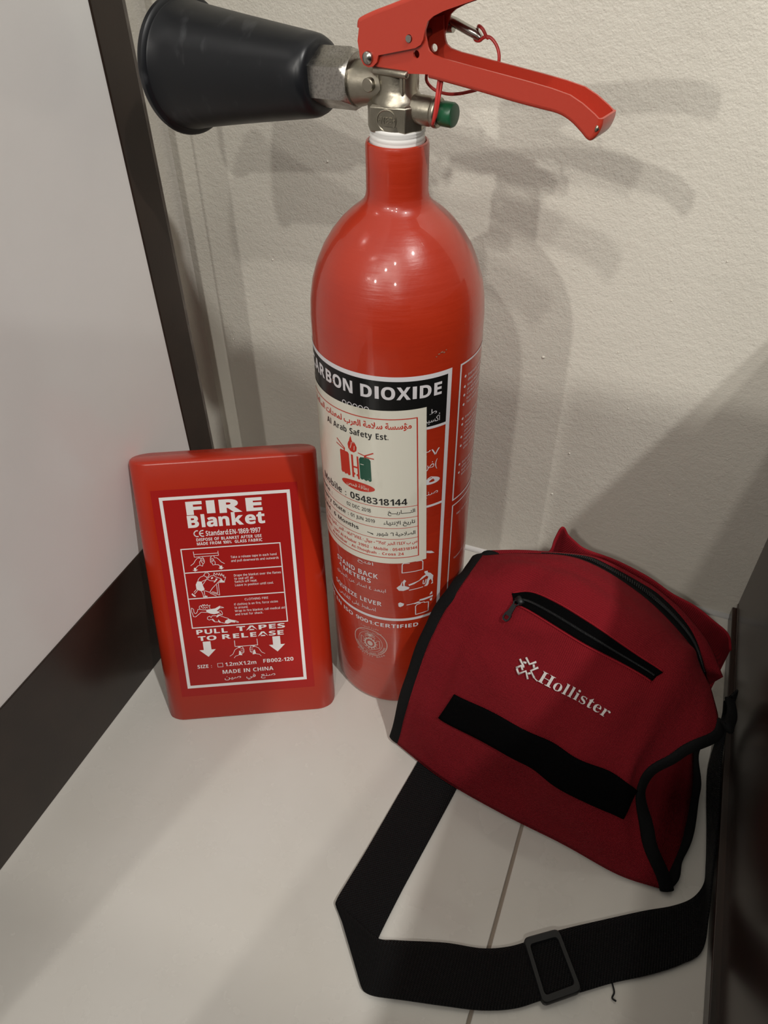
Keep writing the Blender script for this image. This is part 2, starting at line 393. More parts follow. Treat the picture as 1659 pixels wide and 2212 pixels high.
for (x, z, r) in ((0.071, 0.243, 0.0016), (0.107, 0.151, 0.0011), (0.098, 0.1, 0.0012), (0.190, 0.345, 0.0006), (0.2, 0.13, 0.0008), (0.148, 0.21, 0.0006), (-0.235, 0.20, 0.0007), (-0.19, 0.235, 0.0006), (-0.18, 0.29, 0.0009), (0.16, 0.31, 0.0005), (0.235, 0.18, 0.0006), (0.13, 0.26, 0.0005), (-0.12, 0.38, 0.0009), (-0.16, 0.17, 0.0007)):
    sp.append(lathe_vf([(0.0004, r), (-0.0004, r * .8), (-0.0008, r * .35), (-0.0009, 0.0)], (x, 0.158, z), (0, 1, 0), 10))
o = obj('paint_speck', *join_vf(sp), M['plaster'], bpy.data.objects['wall_back'], True); tag(o, kind='stuff')
# floor: grout bed and tiles
fl = box('floor', -0.9, 1.3, -2.4, 0.30, -0.05, -0.0012, M['grout']); tag(fl, 'pale glossy tiled floor', kind='structure')
for (xa, xb) in ((-0.4515, 0.1488), (0.1512, 0.7515)):
    for (ya, yb) in ((-0.440, 0.160), (-1.0424, -0.4424), (-1.6448, -1.0448)):
        box('floor_tile', xa, xb, ya, yb, -0.012, 0.0, M['tile'], fl, 0.0007)
# white bead along the foot of the back wall
tube('white_bead', [(-0.20, 0.157, 0.0005), (0.05, 0.1575, 0.001), (0.286, 0.157, 0.0008)], 0.0035, M['tape'], fl, 8)

# ================================================================== FIRE EXTINGUISHER
EXT = empty('fire_extinguisher'); tag(EXT, 'tall red carbon dioxide fire extinguisher with black horn standing against the wall', 'fire extinguisher')
mm = 0.001
RB = 0.055
prof = [(0.004, 0.0), (0.004, 0.047), (0.0015, 0.0495), (0.0, 0.0515), (0.0006, 0.0535), (0.0028, 0.0548), (0.006, RB), (0.05, RB), (0.10, RB), (0.15, RB), (0.20, RB), (0.25, RB), (0.30, RB), (0.335, RB),
        (0.350, 0.0549), (0.361, 0.0541), (0.372, 0.0521), (0.382, 0.0488), (0.391, 0.0446), (0.399, 0.0394), (0.406, 0.0336), (0.4115, 0.0275), (0.4150, 0.0228), (0.4178, 0.0198), (0.4205, 0.0184), (0.4240, 0.0178),
        (0.436, 0.0177), (0.4485, 0.0177), (0.4500, 0.0172), (0.4505, 0.0163), (0.4498, 0.0156), (0.4470, 0.0153)]
lathe('cylinder_body', prof, (0, 0, 0), (0, 0, 1), M['red_paint'], EXT, 128, True)
# white thread tape: wound lumpy rings
tp = []
z = 0.4462; k = 0
while z < 0.4565:
    tp += [(z, 0.01475 + 0.0004 * math.sin(k * 2.1)), (z + 0.0009, 0.01525 + 0.0003 * math.sin(k * 1.3))]; z += 0.0017; k += 1
tp.append((0.4585, 0.0130))
v, f = lathe_vf([(z - 0.452, r) for z, r in tp], (0, 0, 0.452), (0.03, -0.02, 1), 64)
lo = obj('thread_tape', v, f, M['tape'], EXT, True)
# valve frame: e along the levers, w towards the viewer side
E_ = Vector((0.977, -0.213, 0)); W_ = Vector((-0.213, -0.977, 0)); Z_ = Vector((0, 0, 1))
def V(s, z, w=0.0): return E_ * (s * mm) + W_ * (w * mm) + Z_ * (z * mm)
def plate_vf(outline, w0, w1, holes=()):
    """flat sheet metal piece in the valve plane between offsets w0 and w1, holes really open"""
    c = bpy.data.curves.new('plate', 'CURVE'); c.dimensions = '2D'; c.fill_mode = 'BOTH'; c.extrude = abs(w1 - w0) / 2; c.bevel_depth = 0.0
    def sp(pts):
        s = c.splines.new('POLY'); s.points.add(len(pts) - 1); s.use_cyclic_u = True
        for p, q in zip(s.points, pts): p.co = (q[0], q[1], 0, 1)
    sp(outline)
    for (hx, hy, hr) in holes: sp([(hx + hr * math.cos(2 * math.pi * k / 20), hy + hr * math.sin(2 * math.pi * k / 20)) for k in range(20)])
    o = bpy.data.objects.new('plate', c); me = curve_mesh(o)
    wm = (w0 + w1) / 2
    v = [V(p.co.x, p.co.y, wm + p.co.z) for p in me.vertices]; f = [tuple(p.vertices) for p in me.polygons]
    bpy.data.objects.remove(o); bpy.data.curves.remove(c); bpy.data.meshes.remove(me)
    return v, f
def web_vf(path, half, up, r=2.0, t=1.2):
    """bent sheet along path (s,z) joining two flanges, with rounded shoulders; up=+1 web on top, -1 at the bottom"""
    P = [Vector((a, b)) for a, b in path]; v = []; f = []; sec = []
    for a in range(0, 91, 18): sec.append((half - r + r * math.cos(math.radians(a)), -r + r * math.sin(math.radians(a))))
    full = sec + [(-x, y) for x, y in reversed(sec)]
    inner = [(x * (half - t) / half, y - t) for x, y in full]
    ring = full + inner[::-1]; n = len(ring)
    for i, p in enumerate(P):
        T = (P[min(i + 1, len(P) - 1)] - P[max(i - 1, 0)]).normalized(); Nn = Vector((-T.y, T.x)) * up
        for (x, y) in ring: q = p + Nn * y; v.append(V(q.x, q.y, x))
    for i in range(len(P) - 1):
        for k in range(n):
            a = i * n + k; b = i * n + (k + 1) % n; f.append((a, b, b + n, a + n))
    f.append(tuple(range(n))[::-1]); f.append(tuple((len(P) - 1) * n + k for k in range(n)))
    return v, f
def sm2(pts, n): return [(p.x, p.y) for p in smooth_path([(a, b, 0) for a, b in pts], n)]
# --- squeeze lever (upper): U channel open downwards
top = sm2([(-17.7, 503.0), (-17.2, 505.8), (-15.2, 507.5), (-7.1, 510.8), (2.1, 513.9), (9.8, 516.6), (30, 523.3), (55, 530.6), (80, 536.6), (98, 539.5), (110, 539.0), (117, 535.5)], 44)
H_ = 11.2
def inset(path, d, up):
    P = [Vector(p) for p in path]; r = []
    for i, p in enumerate(P):
        T = (P[min(i + 1, len(P) - 1)] - P[max(i - 1, 0)]).normalized(); Nn = Vector((-T.y, T.x)) * up
        q = p - Nn * d; r.append((q.x, q.y))
    return r
lowu = [(115.5, 530.5), (109, 530.5), (98, 530.5), (80, 528.2), (60, 522.8), (49.4, 519.2), (35.1, 514.4), (32.1, 513.3), (27.3, 511.1), (24.4, 508.8), (23.0, 505.2), (22.0, 501.1), (20.6, 498.8), (17.7, 497.2), (-4.2, 491.9), (-5.3, 488.6), (-7.6, 486.6), (-10.4, 485.9), (-13.5, 486.8), (-15.5, 489.8), (-16.8, 497.0)]
ti = inset(top, 2.0, 1)
outl = ti + lowu
fr = plate_vf(outl, H_ - 1.3, H_, [(14.1, 500.9, 1.75)])
bkp = plate_vf(outl, -H_, -H_ + 1.3, [(14.1, 500.9, 1.75)])
o = obj('squeeze_lever', *join_vf([fr, bkp, web_vf(top, H_, 1)]), M['red_lever'], EXT, True, angle=30)
# --- carrying handle (lower): U channel open upwards
H2 = 9.2
bot = sm2([(24.0, 484.2), (31.4, 483.6), (52.1, 481.6), (72.1, 479.4), (84.9, 478.3), (94.4, 477.4), (100.8, 475.1), (106.2, 471.6), (109.8, 468.9), (112.2, 468.6), (114.6, 471.2), (116.0, 475.2), (116.2, 478.4)], 44)
bi = inset(bot, 2.0, -1)
tl = [(115.0, 478.0), (112.1, 480.0), (105.6, 483.6), (99.2, 486.2), (89.9, 487.8), (77.3, 489.3), (66.5, 490.4), (51.3, 491.9), (37.8, 493.3), (32.5, 493.8), (26.5, 494.9), (24.2, 496.3), (23.2, 498.0), (22.0, 502.5), (21.6, 508.5), (12.0, 506.0), (-3.0, 498.0), (-14.5, 492.5), (-14.5, 487.5), (-9.0, 485.6), (11.6, 486.0), (12.1, 485.2)]
outl2 = bi + tl
o = obj('carrying_handle', *join_vf([plate_vf(outl2, H2 - 1.3, H2, [(17.1, 494.2, 1.8)]), plate_vf(outl2, -H2, -H2 + 1.3, [(17.1, 494.2, 1.8)]), web_vf(bot, H2, -1)]), M['red_lever'], EXT, True, angle=30)
obj('worn_tip', *tube_vf([V(114.2, 475.8, 8.6), V(114.3, 474.2, 8.7), V(113.6, 472.8, 8.5)], [0.0006, 0.0011, 0.0006], 8), M['nickel'], o, True)
# rivet through both levers
lathe('rivet', [(-0.0135, 0.0), (-0.0134, 0.0016), (-0.0126, 0.0028), (-0.0114, 0.0030), (-0.0112, 0.0018), (0.0112, 0.0018), (0.0113, 0.0031), (0.0124, 0.0029), (0.0133, 0.0018), (0.0136, 0.0)], V(-10.4, 490.3), W_, M['pin'], EXT, 24)
# --- valve: cast block
def poly_prism(pts, z0, z1, ch=1.2, rot=0.0):
    v = []; f = []; n = len(pts); c, s = math.cos(rot), math.sin(rot)
    P = [(x * c - y * s, x * s + y * c) for x, y in pts]
    for z, k in ((z0, 0.90), (z0 + ch, 1.0), (z1 - ch, 1.0), (z1, 0.90)):
        for x, y in P: v.append(V(x * k, z, y * k))
    for i in range(3):
        for k in range(n): f.append((i * n + k, i * n + (k + 1) % n, (i + 1) * n + (k + 1) % n, (i + 1) * n + k))
    f.append(tuple(range(n))[::-1]); f.append(tuple(3 * n + k for k in range(n)))
    return v, f
hexb = poly_prism([(-11, 13.4), (8.5, 13.4), (15.2, 5.5), (15.2, -5.5), (9, -13.4), (-10.5, -13.4), (-14.8, -6), (-14.8, 5.5)], 456.4, 470.0, 1.0, math.radians(-16))
FE = E_ * math.cos(math.radians(16)) - W_ * math.sin(math.radians(16)); FW = W_ * math.cos(math.radians(16)) + E_ * math.sin(math.radians(16))
def VF(x, z, w): return FE * (x * mm) + FW * (w * mm) + Z_ * (z * mm)
UH = (Vector((math.cos(math.radians(167.7)) * math.cos(math.radians(3.2)), math.sin(math.radians(167.7)) * math.cos(math.radians(3.2)), -math.sin(math.radians(3.2))))).normalized()
OH = Vector((0, 0, 0.478))
shoulder = lathe_vf([(0.469, 0.0138), (0.4715, 0.0132), (0.474, 0.0112), (0.476, 0.0104), (0.4855, 0.0104), (0.4865, 0.009)], (0, 0, 0), (0, 0, 1), 48, True, True)
barrel = lathe_vf([(-0.004, 0.0070), (0.0, 0.0088), (0.004, 0.0093), (0.018, 0.0100), (0.022, 0.0112), (0.030, 0.0114), (0.031, 0.0105)], OH + Z_ * -0.0015, UH, 48, True, True)
ycast = box_vf(-0.008, 0.0085, -0.0080, 0.0080, 0.4740, 0.4862)
yc = ([V(a * 1000, c * 1000, b * 1000) for a, b, c in ycast[0]], ycast[1])
lug = lathe_vf([(-0.0005, 0.0), (0.0, 0.0016), (0.0006, 0.0019), (0.0200, 0.0019), (0.0206, 0.0016), (0.0210, 0.0)], V(-8.2, 484.6, 9.6), E_, 16)
rb = lathe_vf([(0.008, 0.0072), (0.021, 0.0072), (0.0225, 0.0066), (0.0232, 0.0066), (0.0235, 0.0074), (0.0255, 0.0074), (0.0262, 0.0066), (0.0266, 0.0)], V(0, 467.0), E_, 40)
skirt = lathe_vf([(0.4560, 0.0135), (0.457, 0.0142), (0.460, 0.0140)], (0, 0, 0), (0, 0, 1), 48, True)
vb = obj('valve_body', *join_vf([hexb, shoulder, barrel, yc, lug, rb, skirt]), M['nickel'], EXT, True, angle=28)
b = vb.modifiers.new('bevel', 'BEVEL'); b.width = 0.0006; b.segments = 2; b.limit_method = 'ANGLE'; b.angle_limit = math.radians(40)
lathe('round_boss', [(0.0085, 0.0034), (0.0112, 0.0034), (0.0116, 0.0030), (0.0116, 0.0)], V(-11.2, 477.6), W_, M['nickel'], vb, 28)
# recessed maker's roundel with raised marks
lathe('roundel', [(0.0128, 0.0056), (0.0137, 0.0055), (0.0138, 0.0051), (0.01348, 0.0047), (0.01345, 0.0)], VF(-1.8, 463.0, 0), FW, M['nickel'], vb, 36)
a = Art(); a.text('NEB', -3.2, 3.2, -1.6, 3.2, 'b'); a.rect(-4.4, -3.7, -0.3, 0.3); a.rect(3.6, 4.4, -0.3, 0.3)
o = a.build('raised_mark', lambda x, y: VF(-1.8 + x, 463.0 + y, 13.55), M['nickel'], vb); solid(o, 0.0007, 0)
# big hex nut on the horn
hx = []; n = 6; v = []; f = []
Wn = W_; Zn = UH.cross(Wn).normalized()
for h, rr, circ in ((0.0245, 0.0118, 1), (0.0245, 0.01325, 1), (0.0252, 0.0137, 2), (0.0262, 0.0143, 2), (0.0272, 0.0148, 2), (0.0282, 0.0154, 0), (0.0490, 0.0154, 0), (0.0500, 0.0148, 2), (0.0510, 0.0143, 2), (0.0520, 0.0137, 2), (0.0527, 0.01325, 1), (0.0527, 0.0118, 1)):
    for k in range(72):
        t = 2 * math.pi * k / 72
        if circ == 1: q = rr
        elif circ == 2:
            a6 = ((t + math.pi / 3) % (math.pi / 3)); a6 = min(a6, math.pi / 3 - a6); q = min(rr, 0.0154 * math.cos(math.pi / 6) / math.cos(a6))
        else: 
            a6 = (t % (math.pi / 3)); a6 = min(a6, math.pi / 3 - a6); q = rr * math.cos(math.pi / 6) / math.cos(a6)
        v.append(OH + UH * h + Wn * (q * math.cos(t)) + Zn * (q * math.sin(t)))
for i in range(11):
    for k in range(72): f.append((i * 72 + k, i * 72 + (k + 1) % 72, (i + 1) * 72 + (k + 1) % 72, (i + 1) * 72 + k))
f.append(tuple(range(72))[::-1]); f.append(tuple(11 * 72 + k for k in range(72)))
o = obj('hex_nut', v, f, M['steel'], EXT, True, angle=20)
# horn
lathe('discharge_horn', [(0.0490, 0.0128), (0.0488, 0.0165), (0.0502, 0.0190), (0.0535, 0.0206), (0.058, 0.0214), (0.080, 0.0243), (0.110, 0.0284), (0.140, 0.0328), (0.1500, 0.0346), (0.1508, 0.0352), (0.1512, 0.0368),
                         (0.1522, 0.0379), (0.1540, 0.0382), (0.1556, 0.0376), (0.1560, 0.0360), (0.1545, 0.0338), (0.138, 0.0296), (0.10, 0.0246), (0.070, 0.0206), (0.058, 0.0120), (0.057, 0.0)], OH, UH, M['black_rubber'], EXT, 96)
# green burst-disc cap
lathe('green_cap', [(0.0262, 0.0), (0.0262, 0.0040), (0.0272, 0.0042), (0.0274, 0.0056), (0.0282, 0.0060), (0.0338, 0.0060), (0.0348, 0.0055), (0.0351, 0.0046), (0.0351, 0.0)], V(0, 467.0), E_, M['green'], EXT, 36)
# safety pin and red seal wire
pn = obj('safety_pin', *join_vf([lathe_vf([(-0.0165, 0.0), (-0.0165, 0.0016), (0.012, 0.0016), (0.012, 0.0)], V(14.1, 500.9), W_, 14),
     lathe_vf([(0.0, 0.0), (0.0, 0.0024), (0.0045, 0.0026), (0.0085, 0.0022), (0.0085, 0.0)], V(16.0, 502.6, -13.6), E_, 16),
     tube_vf([V(21.5, 506.0, -13.6), V(24.8, 505.1, -13.6), V(32, 502.7, -13.6), V(37.5, 501.0, -13.6), V(39.8, 499.6, -13.6)], [0.0021, 0.0023, 0.0023, 0.0023, 0.0016], 14)]), M['pin'], EXT, True, angle=40)
W1 = smooth_path([V(34.5, 500.8, -16.2), V(35.2, 499.4, -15.6), V(37.0, 498.4, -14.2), V(39.7, 498.6, -13.2), V(42.3, 500.3, -13.2), V(45.1, 500.2, -14), V(48.4, 497.7, -14), V(50.6, 494.2, -13.5), V(51.3, 490.2, -12.8), V(50.6, 484.5, -12.4), V(46, 479.6, -12), V(40.5, 477.2, -12), V(36.3, 475.8, -12), V(30.6, 474.2, -12), V(24.0, 473.2, -12), V(17.3, 473.7, -12), V(12.7, 475.6, -12), V(10.3, 478.3, -12), V(10.6, 482.5, -12)], 110)
W2 = smooth_path([V(36.8, 503.6, -16.2), V(38.8, 504.6, -13.6), V(41.3, 503.4, -13), V(43.4, 500.4, -13.4), V(44.4, 500.0, -13.8)], 30)
W3 = smooth_path([V(28.6, 485.6, 5.2), V(28.6, 481, 6.4), V(28.7, 476.0, 7.6), V(28.4, 470.3, 8.2), V(27.6, 465.8, 8.2), V(26.2, 463.3, 6.6)], 30)
W4 = smooth_path([V(29.6, 485.6, 4.2), V(29.6, 481, 5.4), V(29.5, 476.0, 6.8), V(28.9, 470.3, 7.6), V(28.0, 466.4, 7.8)], 24)
obj('seal_wire', *join_vf([tube_vf(W1, 0.00082, 10), tube_vf(W2, 0.00082, 10), tube_vf(W3, 0.00095, 10), tube_vf(W4, 0.0008, 10)]), M['red_wire'], EXT, True)

# --- print on the cylinder: a = arc length (mm) from the viewer-facing line, z = height (mm)
TH0 = math.atan2(-0.41689154, 0.16015436)
def cyl_map(h):
    def fn(a, z):
        t = TH0 + a / 55.0; r = RB + h * mm; return (r * math.cos(t), r * math.sin(t), z * mm)
    return fn
A0 = Art(); A0.rect(-108, 32.8, 295.6, 330.9)
ban = A0.build('black_band', cyl_map(0.10), M['black_print'], EXT)
lab = Art()
lab.rect(-108, 35.6, 330.8, 334.0); lab.rect(32.6, 35.6, 111.5, 330.8); lab.rect(-108, 32.6, 293.6, 295.6); lab.rect(-108, 32.6, 111.5, 114.3); lab.rect(20, 32.6, 227.2, 229.2)
lp = lab.build('label_border', cyl_map(0.14), M['white_print'], EXT)
t = Art()
t.text('CARBON', -76, -28.6, 318.2, 8.7, 'b', 0.012); t.text('DIOXIDE', -23.1, 28.3, 318.2, 8.7, 'b', 0.012)
for i, x in enumerate((-35.5, -31.3, -27.3, -23.4, -19.4)): t.ring(x, 309.2, 1.5, 1.7, 0.55, 14)
t.text('ط', 20.5, 25.5, 304.5, 4.0, 'a'); t.text('أكسيد', 17.0, 28.0, 298.6, 4.4, 'a')
t.text('٢٧', 17.5, 28.8, 271.8, 5.4, 'a'); t.text('(ض', 17.0, 27.5, 261.8, 6.5, 'a'); t.text('ه', 17.5, 30.0, 248.0, 9.0, 'a', 0.03); t.text('صنع', 17.0, 29.0, 238.2, 4.4, 'a')
t.text('ع', 8.5, 22.0, 187.0, 8.0, 'a')
t.text('STAND BACK', -54.0, -14.6, 157.6, 5.0, 'b'); t.text('4', -51.8, -48.6, 152.3, 3.8, 'b'); t.text('METERS', -46.4, -20.2, 151.2, 4.6, 'b')
t.text('ابتعد ٤ امتار عن الحريق', -56, -8.6, 143.9, 3.6, 'a')
t.text('SQUEEZE LEVER', -59.0, -12.1, 127.6, 4.8, 'b'); t.text('اضغط على القابض', -55, -17.0, 119.8, 4.2, 'a')
t.text('افتح', -31, -18, 171.0, 3.2, 'a')
t.text('BS EN ISO 9001:CERTIFIED', -73, 17.0, 102.9, 4.4, 'b')
CYL_PICS = [('s',[(8.9,175.9),(4.7,176.2),(3.7,174.9),(3.6,166.2),(19.3,166.8),(19.2,175.0),(18.3,176.6),(14.1,176.9)]),('f',[(20.8,164.1),(23.4,163.8),(23.5,161.9),(26.1,160.0),(28.4,156.3),(28.1,152.8),(28.4,147.8),(26.5,147.7),(27.6,149.7),(26.3,153.7),(24.9,152.5),(24.5,149.0),(23.4,147.3),(20.8,147.6),(22.5,149.9),(22.9,153.4),(24.2,156.9),(22.5,158.7),(19.8,156.9),(13.0,152.8),(9.1,151.4),(8.4,153.0),(16.6,155.8),(19.2,158.9),(21.9,160.4),(20.7,162.7)]),('s',[(20.1,154.6),(19.9,150.9),(21.3,150.4),(22.3,154.8)]),('s',[(9.2,146.7),(19.8,147.5)]),('f',[(-0.5,149.9),(1.3,152.1),(2.3,152.8),(3.8,157.2),(3.5,152.0),(4.8,151.9),(4.0,156.4),(5.3,158.9),(6.8,157.2),(5.8,155.5),(5.6,151.9),(9.4,149.8),(8.7,148.1),(4.8,146.5),(1.3,146.9)]),('s',[(14.6,117.3),(14.3,126.9),(15.3,128.6),(18.0,129.2),(18.2,129.9),(21.3,129.8),(21.6,128.9),(25.1,128.1),(25.1,117.8),(14.6,117.3)]),('f',[(17.1,132.6),(17.6,134.0),(22.3,134.1),(28.8,134.3),(28.7,132.4),(21.8,132.0),(21.0,131.9)]),('f',[(13.3,131.1),(16.5,132.0),(18.2,131.1),(17.7,130.1),(13.3,129.9)]),('s',[(7.5,130.1),(13.3,130.7)]),('f',[(25.7,135.9),(26.8,138.4),(28.0,139.0),(28.3,136.1)]),('f',[(26.1,130.7),(28.3,131.5),(28.1,128.5),(26.6,128.5)]),('f',[(0.8,132.4),(2.3,133.6),(5.4,131.8),(4.7,129.5),(2.4,128.1),(1.1,128.9)]),('f',[(21.9,185.1),(26.2,183.3),(28.5,180.5),(25.1,181.4),(21.9,183.0)])]
t.pics(CYL_PICS, 0.75)
# second panel, round to the right
t.rect(42.6, 88, 332.1, 333.4); t.rect(42.6, 43.9, 222.8, 332.1); t.rect(43.9, 88, 222.8, 224.0)
t.rect(43.0, 88, 217.4, 218.5); t.rect(43.0, 44.2, 118, 217.4)
rows = [(322.5, 'Improper use may be'), (318.7, 'dangerous. Wear gloves'), (314.9, 'Keep away from heat in'), (311.5, 'an enclosed space'), (308.6, 'Carbon dioxide gas can'), (304.8, 'burn skin'), (301.5, 'Test every five years'),
        (290.5, 'Inspect monthly for'), (286.0, 'weight loss by'), (282.6, 'checking the pressure'), (279.2, 'and condition'), (275.8, 'Examine yearly by'), (272.2, 'registered engineer'), (268.6, 'Have it recharged'), (265.0, 'after use'), (252.7, 'Recharge immediately'), (249.2, 'after any use'), (245.6, 'Refill only with dry'), (242.2, 'MAX. gas weight')]
for z, s_ in rows: t.text(s_, 51.3, 51.3 + 1.42 * len(s_), z - 1.0, 1.9, 'r')
for z in (322.5, 314.9, 308.6, 301.5, 290.5, 286.0, 275.8, 268.6, 252.7, 245.6): t.disc(48.2, z, 0.95)
t.text('Max. working 2 kg', 49, 72, 206.0, 1.9, 'r'); t.text('Tested 250 bar', 49, 70, 160.0, 1.9, 'r')
t.build('instruction_lettering', cyl_map(0.24), M['white_print'], EXT, 2.5)
sl = Art(); cx, cz = -22.8, 79.4
sl.ring(cx, cz, 14.6, 16.2, 0.7, 48); sl.ring(cx, cz, 10.6, 12.0, 0.35, 40)
sl.line([(cx - 8.2, cz + 4.4), (cx - 8.6, cz - 4.6), (cx, cz - 10.4), (cx + 8.6, cz - 4.6), (cx + 8.2, cz + 4.4), (cx + 5.6, cz + 3.6)], 0.5); sl.line([(cx - 8.2, cz + 4.4), (cx - 5.4, cz + 3.6)], 0.5)
sl.ring(cx, cz - 1.2, 4.6, 5.4, 1.3, 28); sl.disc(cx, cz - 1.6, 2.4, 3.0)
for k in range(14):
    q = 2 * math.pi * k / 14; sl.line([(cx + 4.6 * math.cos(q), cz - 1.2 + 5.4 * math.sin(q)), (cx + 6.3 * math.cos(q), cz - 1.2 + 7.2 * math.sin(q))], 0.9)
sl.line([(cx, cz + 4.0), (cx, cz + 8.2)], 0.7)
for dx, dy in ((-4.6, 6.4), (-4.2, 8.8), (-2.4, 10.4), (0, 10.8), (2.4, 10.4), (4.2, 8.8), (4.6, 6.4)): sl.line([(cx, cz + 8.0), (cx + dx * .6, cz + 7.6 + (dy - 6.6) * .8), (cx + dx, cz + dy)], 0.75)
def arc_text(A, s_, cx, cz, rx, ry, a0, a1, h, up=1):
    n = len(s_)
    for i, ch in enumerate(s_):
        if ch == ' ': continue
        v, f = text_vf(ch, 'b')
        if not v: continue
        x0 = min(p[0] for p in v); x1 = max(p[0] for p in v); q = a0 + (a1 - a0) * (i + .5) / n; k = h / capheight('b')
        px, py = cx + rx * math.cos(q), cz + ry * math.sin(q); ro = q - math.pi / 2 if up > 0 else q + math.pi / 2; c, s = math.cos(ro), math.sin(ro)
        A.add([(px + (p[0] - (x0 + x1) / 2) * k * c - p[1] * k * s, py + (p[0] - (x0 + x1) / 2) * k * s + p[1] * k * c) for p in v], f)
arc_text(sl, 'CONFORMS TO SAUDI STANDARD', cx, cz, 13.7, 15.2, math.radians(195), math.radians(348), 1.7, -1)
arc_text(sl, 'QUALITY MARK', cx, cz, 18.0, 19.2, math.radians(225), math.radians(318), 1.7, -1)
v, f = text_vf('شعار الجودة', 'a'); sl.text('المواصفات والمقاييس', cx - 10, cx + 10, cz + 12.4, 1.5, 'a'); sl.text('علامة الجودة', cx - 8, cx + 8, cz + 17.6, 1.8, 'a')
sl.build('quality_seal', cyl_map(0.16), M['seal_grey'], EXT, 2.5)
# --- paper inspection sticker over the label, slightly crooked
def st_map(h):
    base = cyl_map(h)
    def fn(x, y): return base(x - 0.026 * (y - 245), y + 0.045 * x)
    return fn
p = Art(); p.rect(-82, 20, 176.4, 310.2, 2.0)
stk = p.build('inspection_sticker', st_map(0.34), M['paper'], EXT)
r = Art(); r.rect(-75, 14.3, 303.4, 304.1); r.rect(13.5, 14.3, 182.2, 303.4); r.rect(-75, 14.3, 182.0, 182.7); r.rect(-75, -74.4, 182, 304)
for y in (231.1, 221.0, 211.5, 201.0): r.rect(-75, 14.0, y - 0.2, y + 0.25)
r.text('مؤسسة سلامة العرب لمعدات السلامة', -71, 10.4, 296.4, 4.5, 'a', 0.028)
r.fill([(-33.5, 279.0), (-33.2, 276.0), (-31.5, 273.9), (-29.0, 273.6), (-26.9, 275.4), (-26.4, 278.4), (-27.4, 281.0), (-28.6, 282.6), (-28.9, 280.6), (-30.1, 283.6), (-30.6, 286.6), (-31.7, 284.0), (-32.2, 282.0), (-32.9, 281.0)])
r.fill([(-41.0, 271.2), (-40.2, 272.2), (-34.0, 272.2), (-33.2, 271.0), (-33.0, 253.4), (-34.4, 252.4), (-35.8, 253.6), (-37.2, 252.5), (-38.8, 253.6), (-40.0, 252.8), (-41.0, 254.0)])
r.line([(-37.0, 272.2), (-36.6, 274.4), (-43.0, 279.6)], 0.9); r.line([(-37.2, 273.6), (-43.8, 275.8)], 0.8); r.line([(-20.8, 270.8), (-21.0, 273.2), (-15.0, 276.4)], 0.9); r.line([(-21.0, 272.4), (-14.8, 271.8)], 0.8); r.line([(-20.0, 273.0), (-25.6, 274.4)], 0.7)
r.rect(-31.4, -29.9, 252.4, 271.4); r.rect(-27.0, -25.7, 252.2, 271.2); r.rect(-30.0, -26.8, 261.0, 262.4); r.disc(-30.0, 255.8, 1.1); r.disc(-26.9, 255.2, 1.1)
r.disc(-28.2, 245.9, 13.2, 3.9, 32)
r.text('ص ب ٢٤٤٧ الخبر ٣١٩٥٢ - جوال : ٠٥٤٨٣١٨١٤٤ - الخبر - الثقبة - شارع ٢٤', -72, 13.2, 195.6, 3.1, 'a', 0.02)
r.text('P.O.Box : 2447 Al-Khobar 31952 - Mobile : 0548318144', -72, 13.0, 189.6, 2.7, 'b'); r.text('Al-Khobar - Al-Thoqbah - Cross 24', -60, 3.2, 184.9, 2.6, 'b')
r.build('red_lettering', st_map(0.44), M['ink_red'], stk, 2.5)
k = Art()
k.text('Al Arab Safety Est.', -52.8, -4.4, 288.2, 4.5, 'b'); k.text('Mobile :', -66.8, -38.4, 232.9, 5.7, 'b'); k.text('0548318144', -34.6, 6.6, 232.9, 5.7, 'b')
k.text('Date :', -73, -55, 224.0, 3.4, 'b'); k.text('02 DEC 2018', -38.6, -19.0, 224.6, 3.1, 'r', 0.012); k2 = Art(); k2.text('التـــــاريـــخ', -7, 11.8, 225.3, 3.4, 'a', 0.012)
k.text('Expiry Dtate :', -74, -37.6, 215.2, 3.5, 'b'); k.text('01 JUN 2019', -35.6, -16.4, 215.4, 3.1, 'r', 0.012); k2.text('تاريخ الإنتهاء', -10.3, 11.8, 215.2, 3.5, 'a', 0.012)
k.text('Valid : 6 Months', -74, -29.6, 205.2, 3.6, 'b'); k2.text('شهور', -15.9, -7.4, 204.5, 3.5, 'a', 0.012); k2.line([(-5.6, 206.8), (-4.9, 207.5), (-3.8, 207.3), (-3.8, 204.6)], 0.5); k2.text('الصلاحية', -2.2, 11.8, 204.5, 3.5, 'a', 0.012)
k2.line([(-22.5, 205.4), (-20.5, 205.0), (-18.4, 204.0)], 0.6); k2.line([(-20.5, 205.0), (-18.4, 204.7)], 0.5)
k2.build('arabic_lettering', st_map(0.47), M['ink_black'], stk, 2.5)
k.build('black_lettering', st_map(0.47), M['ink_black'], stk, 2.5)
g = Art(); g.fill([(-25.2, 269.6), (-24.2, 271.4), (-21.0, 271.9), (-18.0, 271.4), (-17.0, 269.8), (-17.0, 253.0), (-18.2, 252.0), (-19.6, 253.2), (-21.0, 252.2), (-22.6, 253.4), (-24.0, 252.5), (-25.2, 253.6)])
g.build('green_logo', st_map(0.45), M['ink_green'], stk, 2.5)
w = Art(); w.text('بطاقة فحص', -37, -19.4, 244.4, 3.3, 'a'); w.rect(-24.4, -22.0, 265.4, 265.9); w.line([(-31.6, 276.4), (-30.6, 279.4), (-30.2, 281.6)], 0.4); w.line([(-28.6, 275.6), (-28.2, 279.0)], 0.4)
w.build('pale_lettering', st_map(0.50), M['paper'], stk, 2.5)
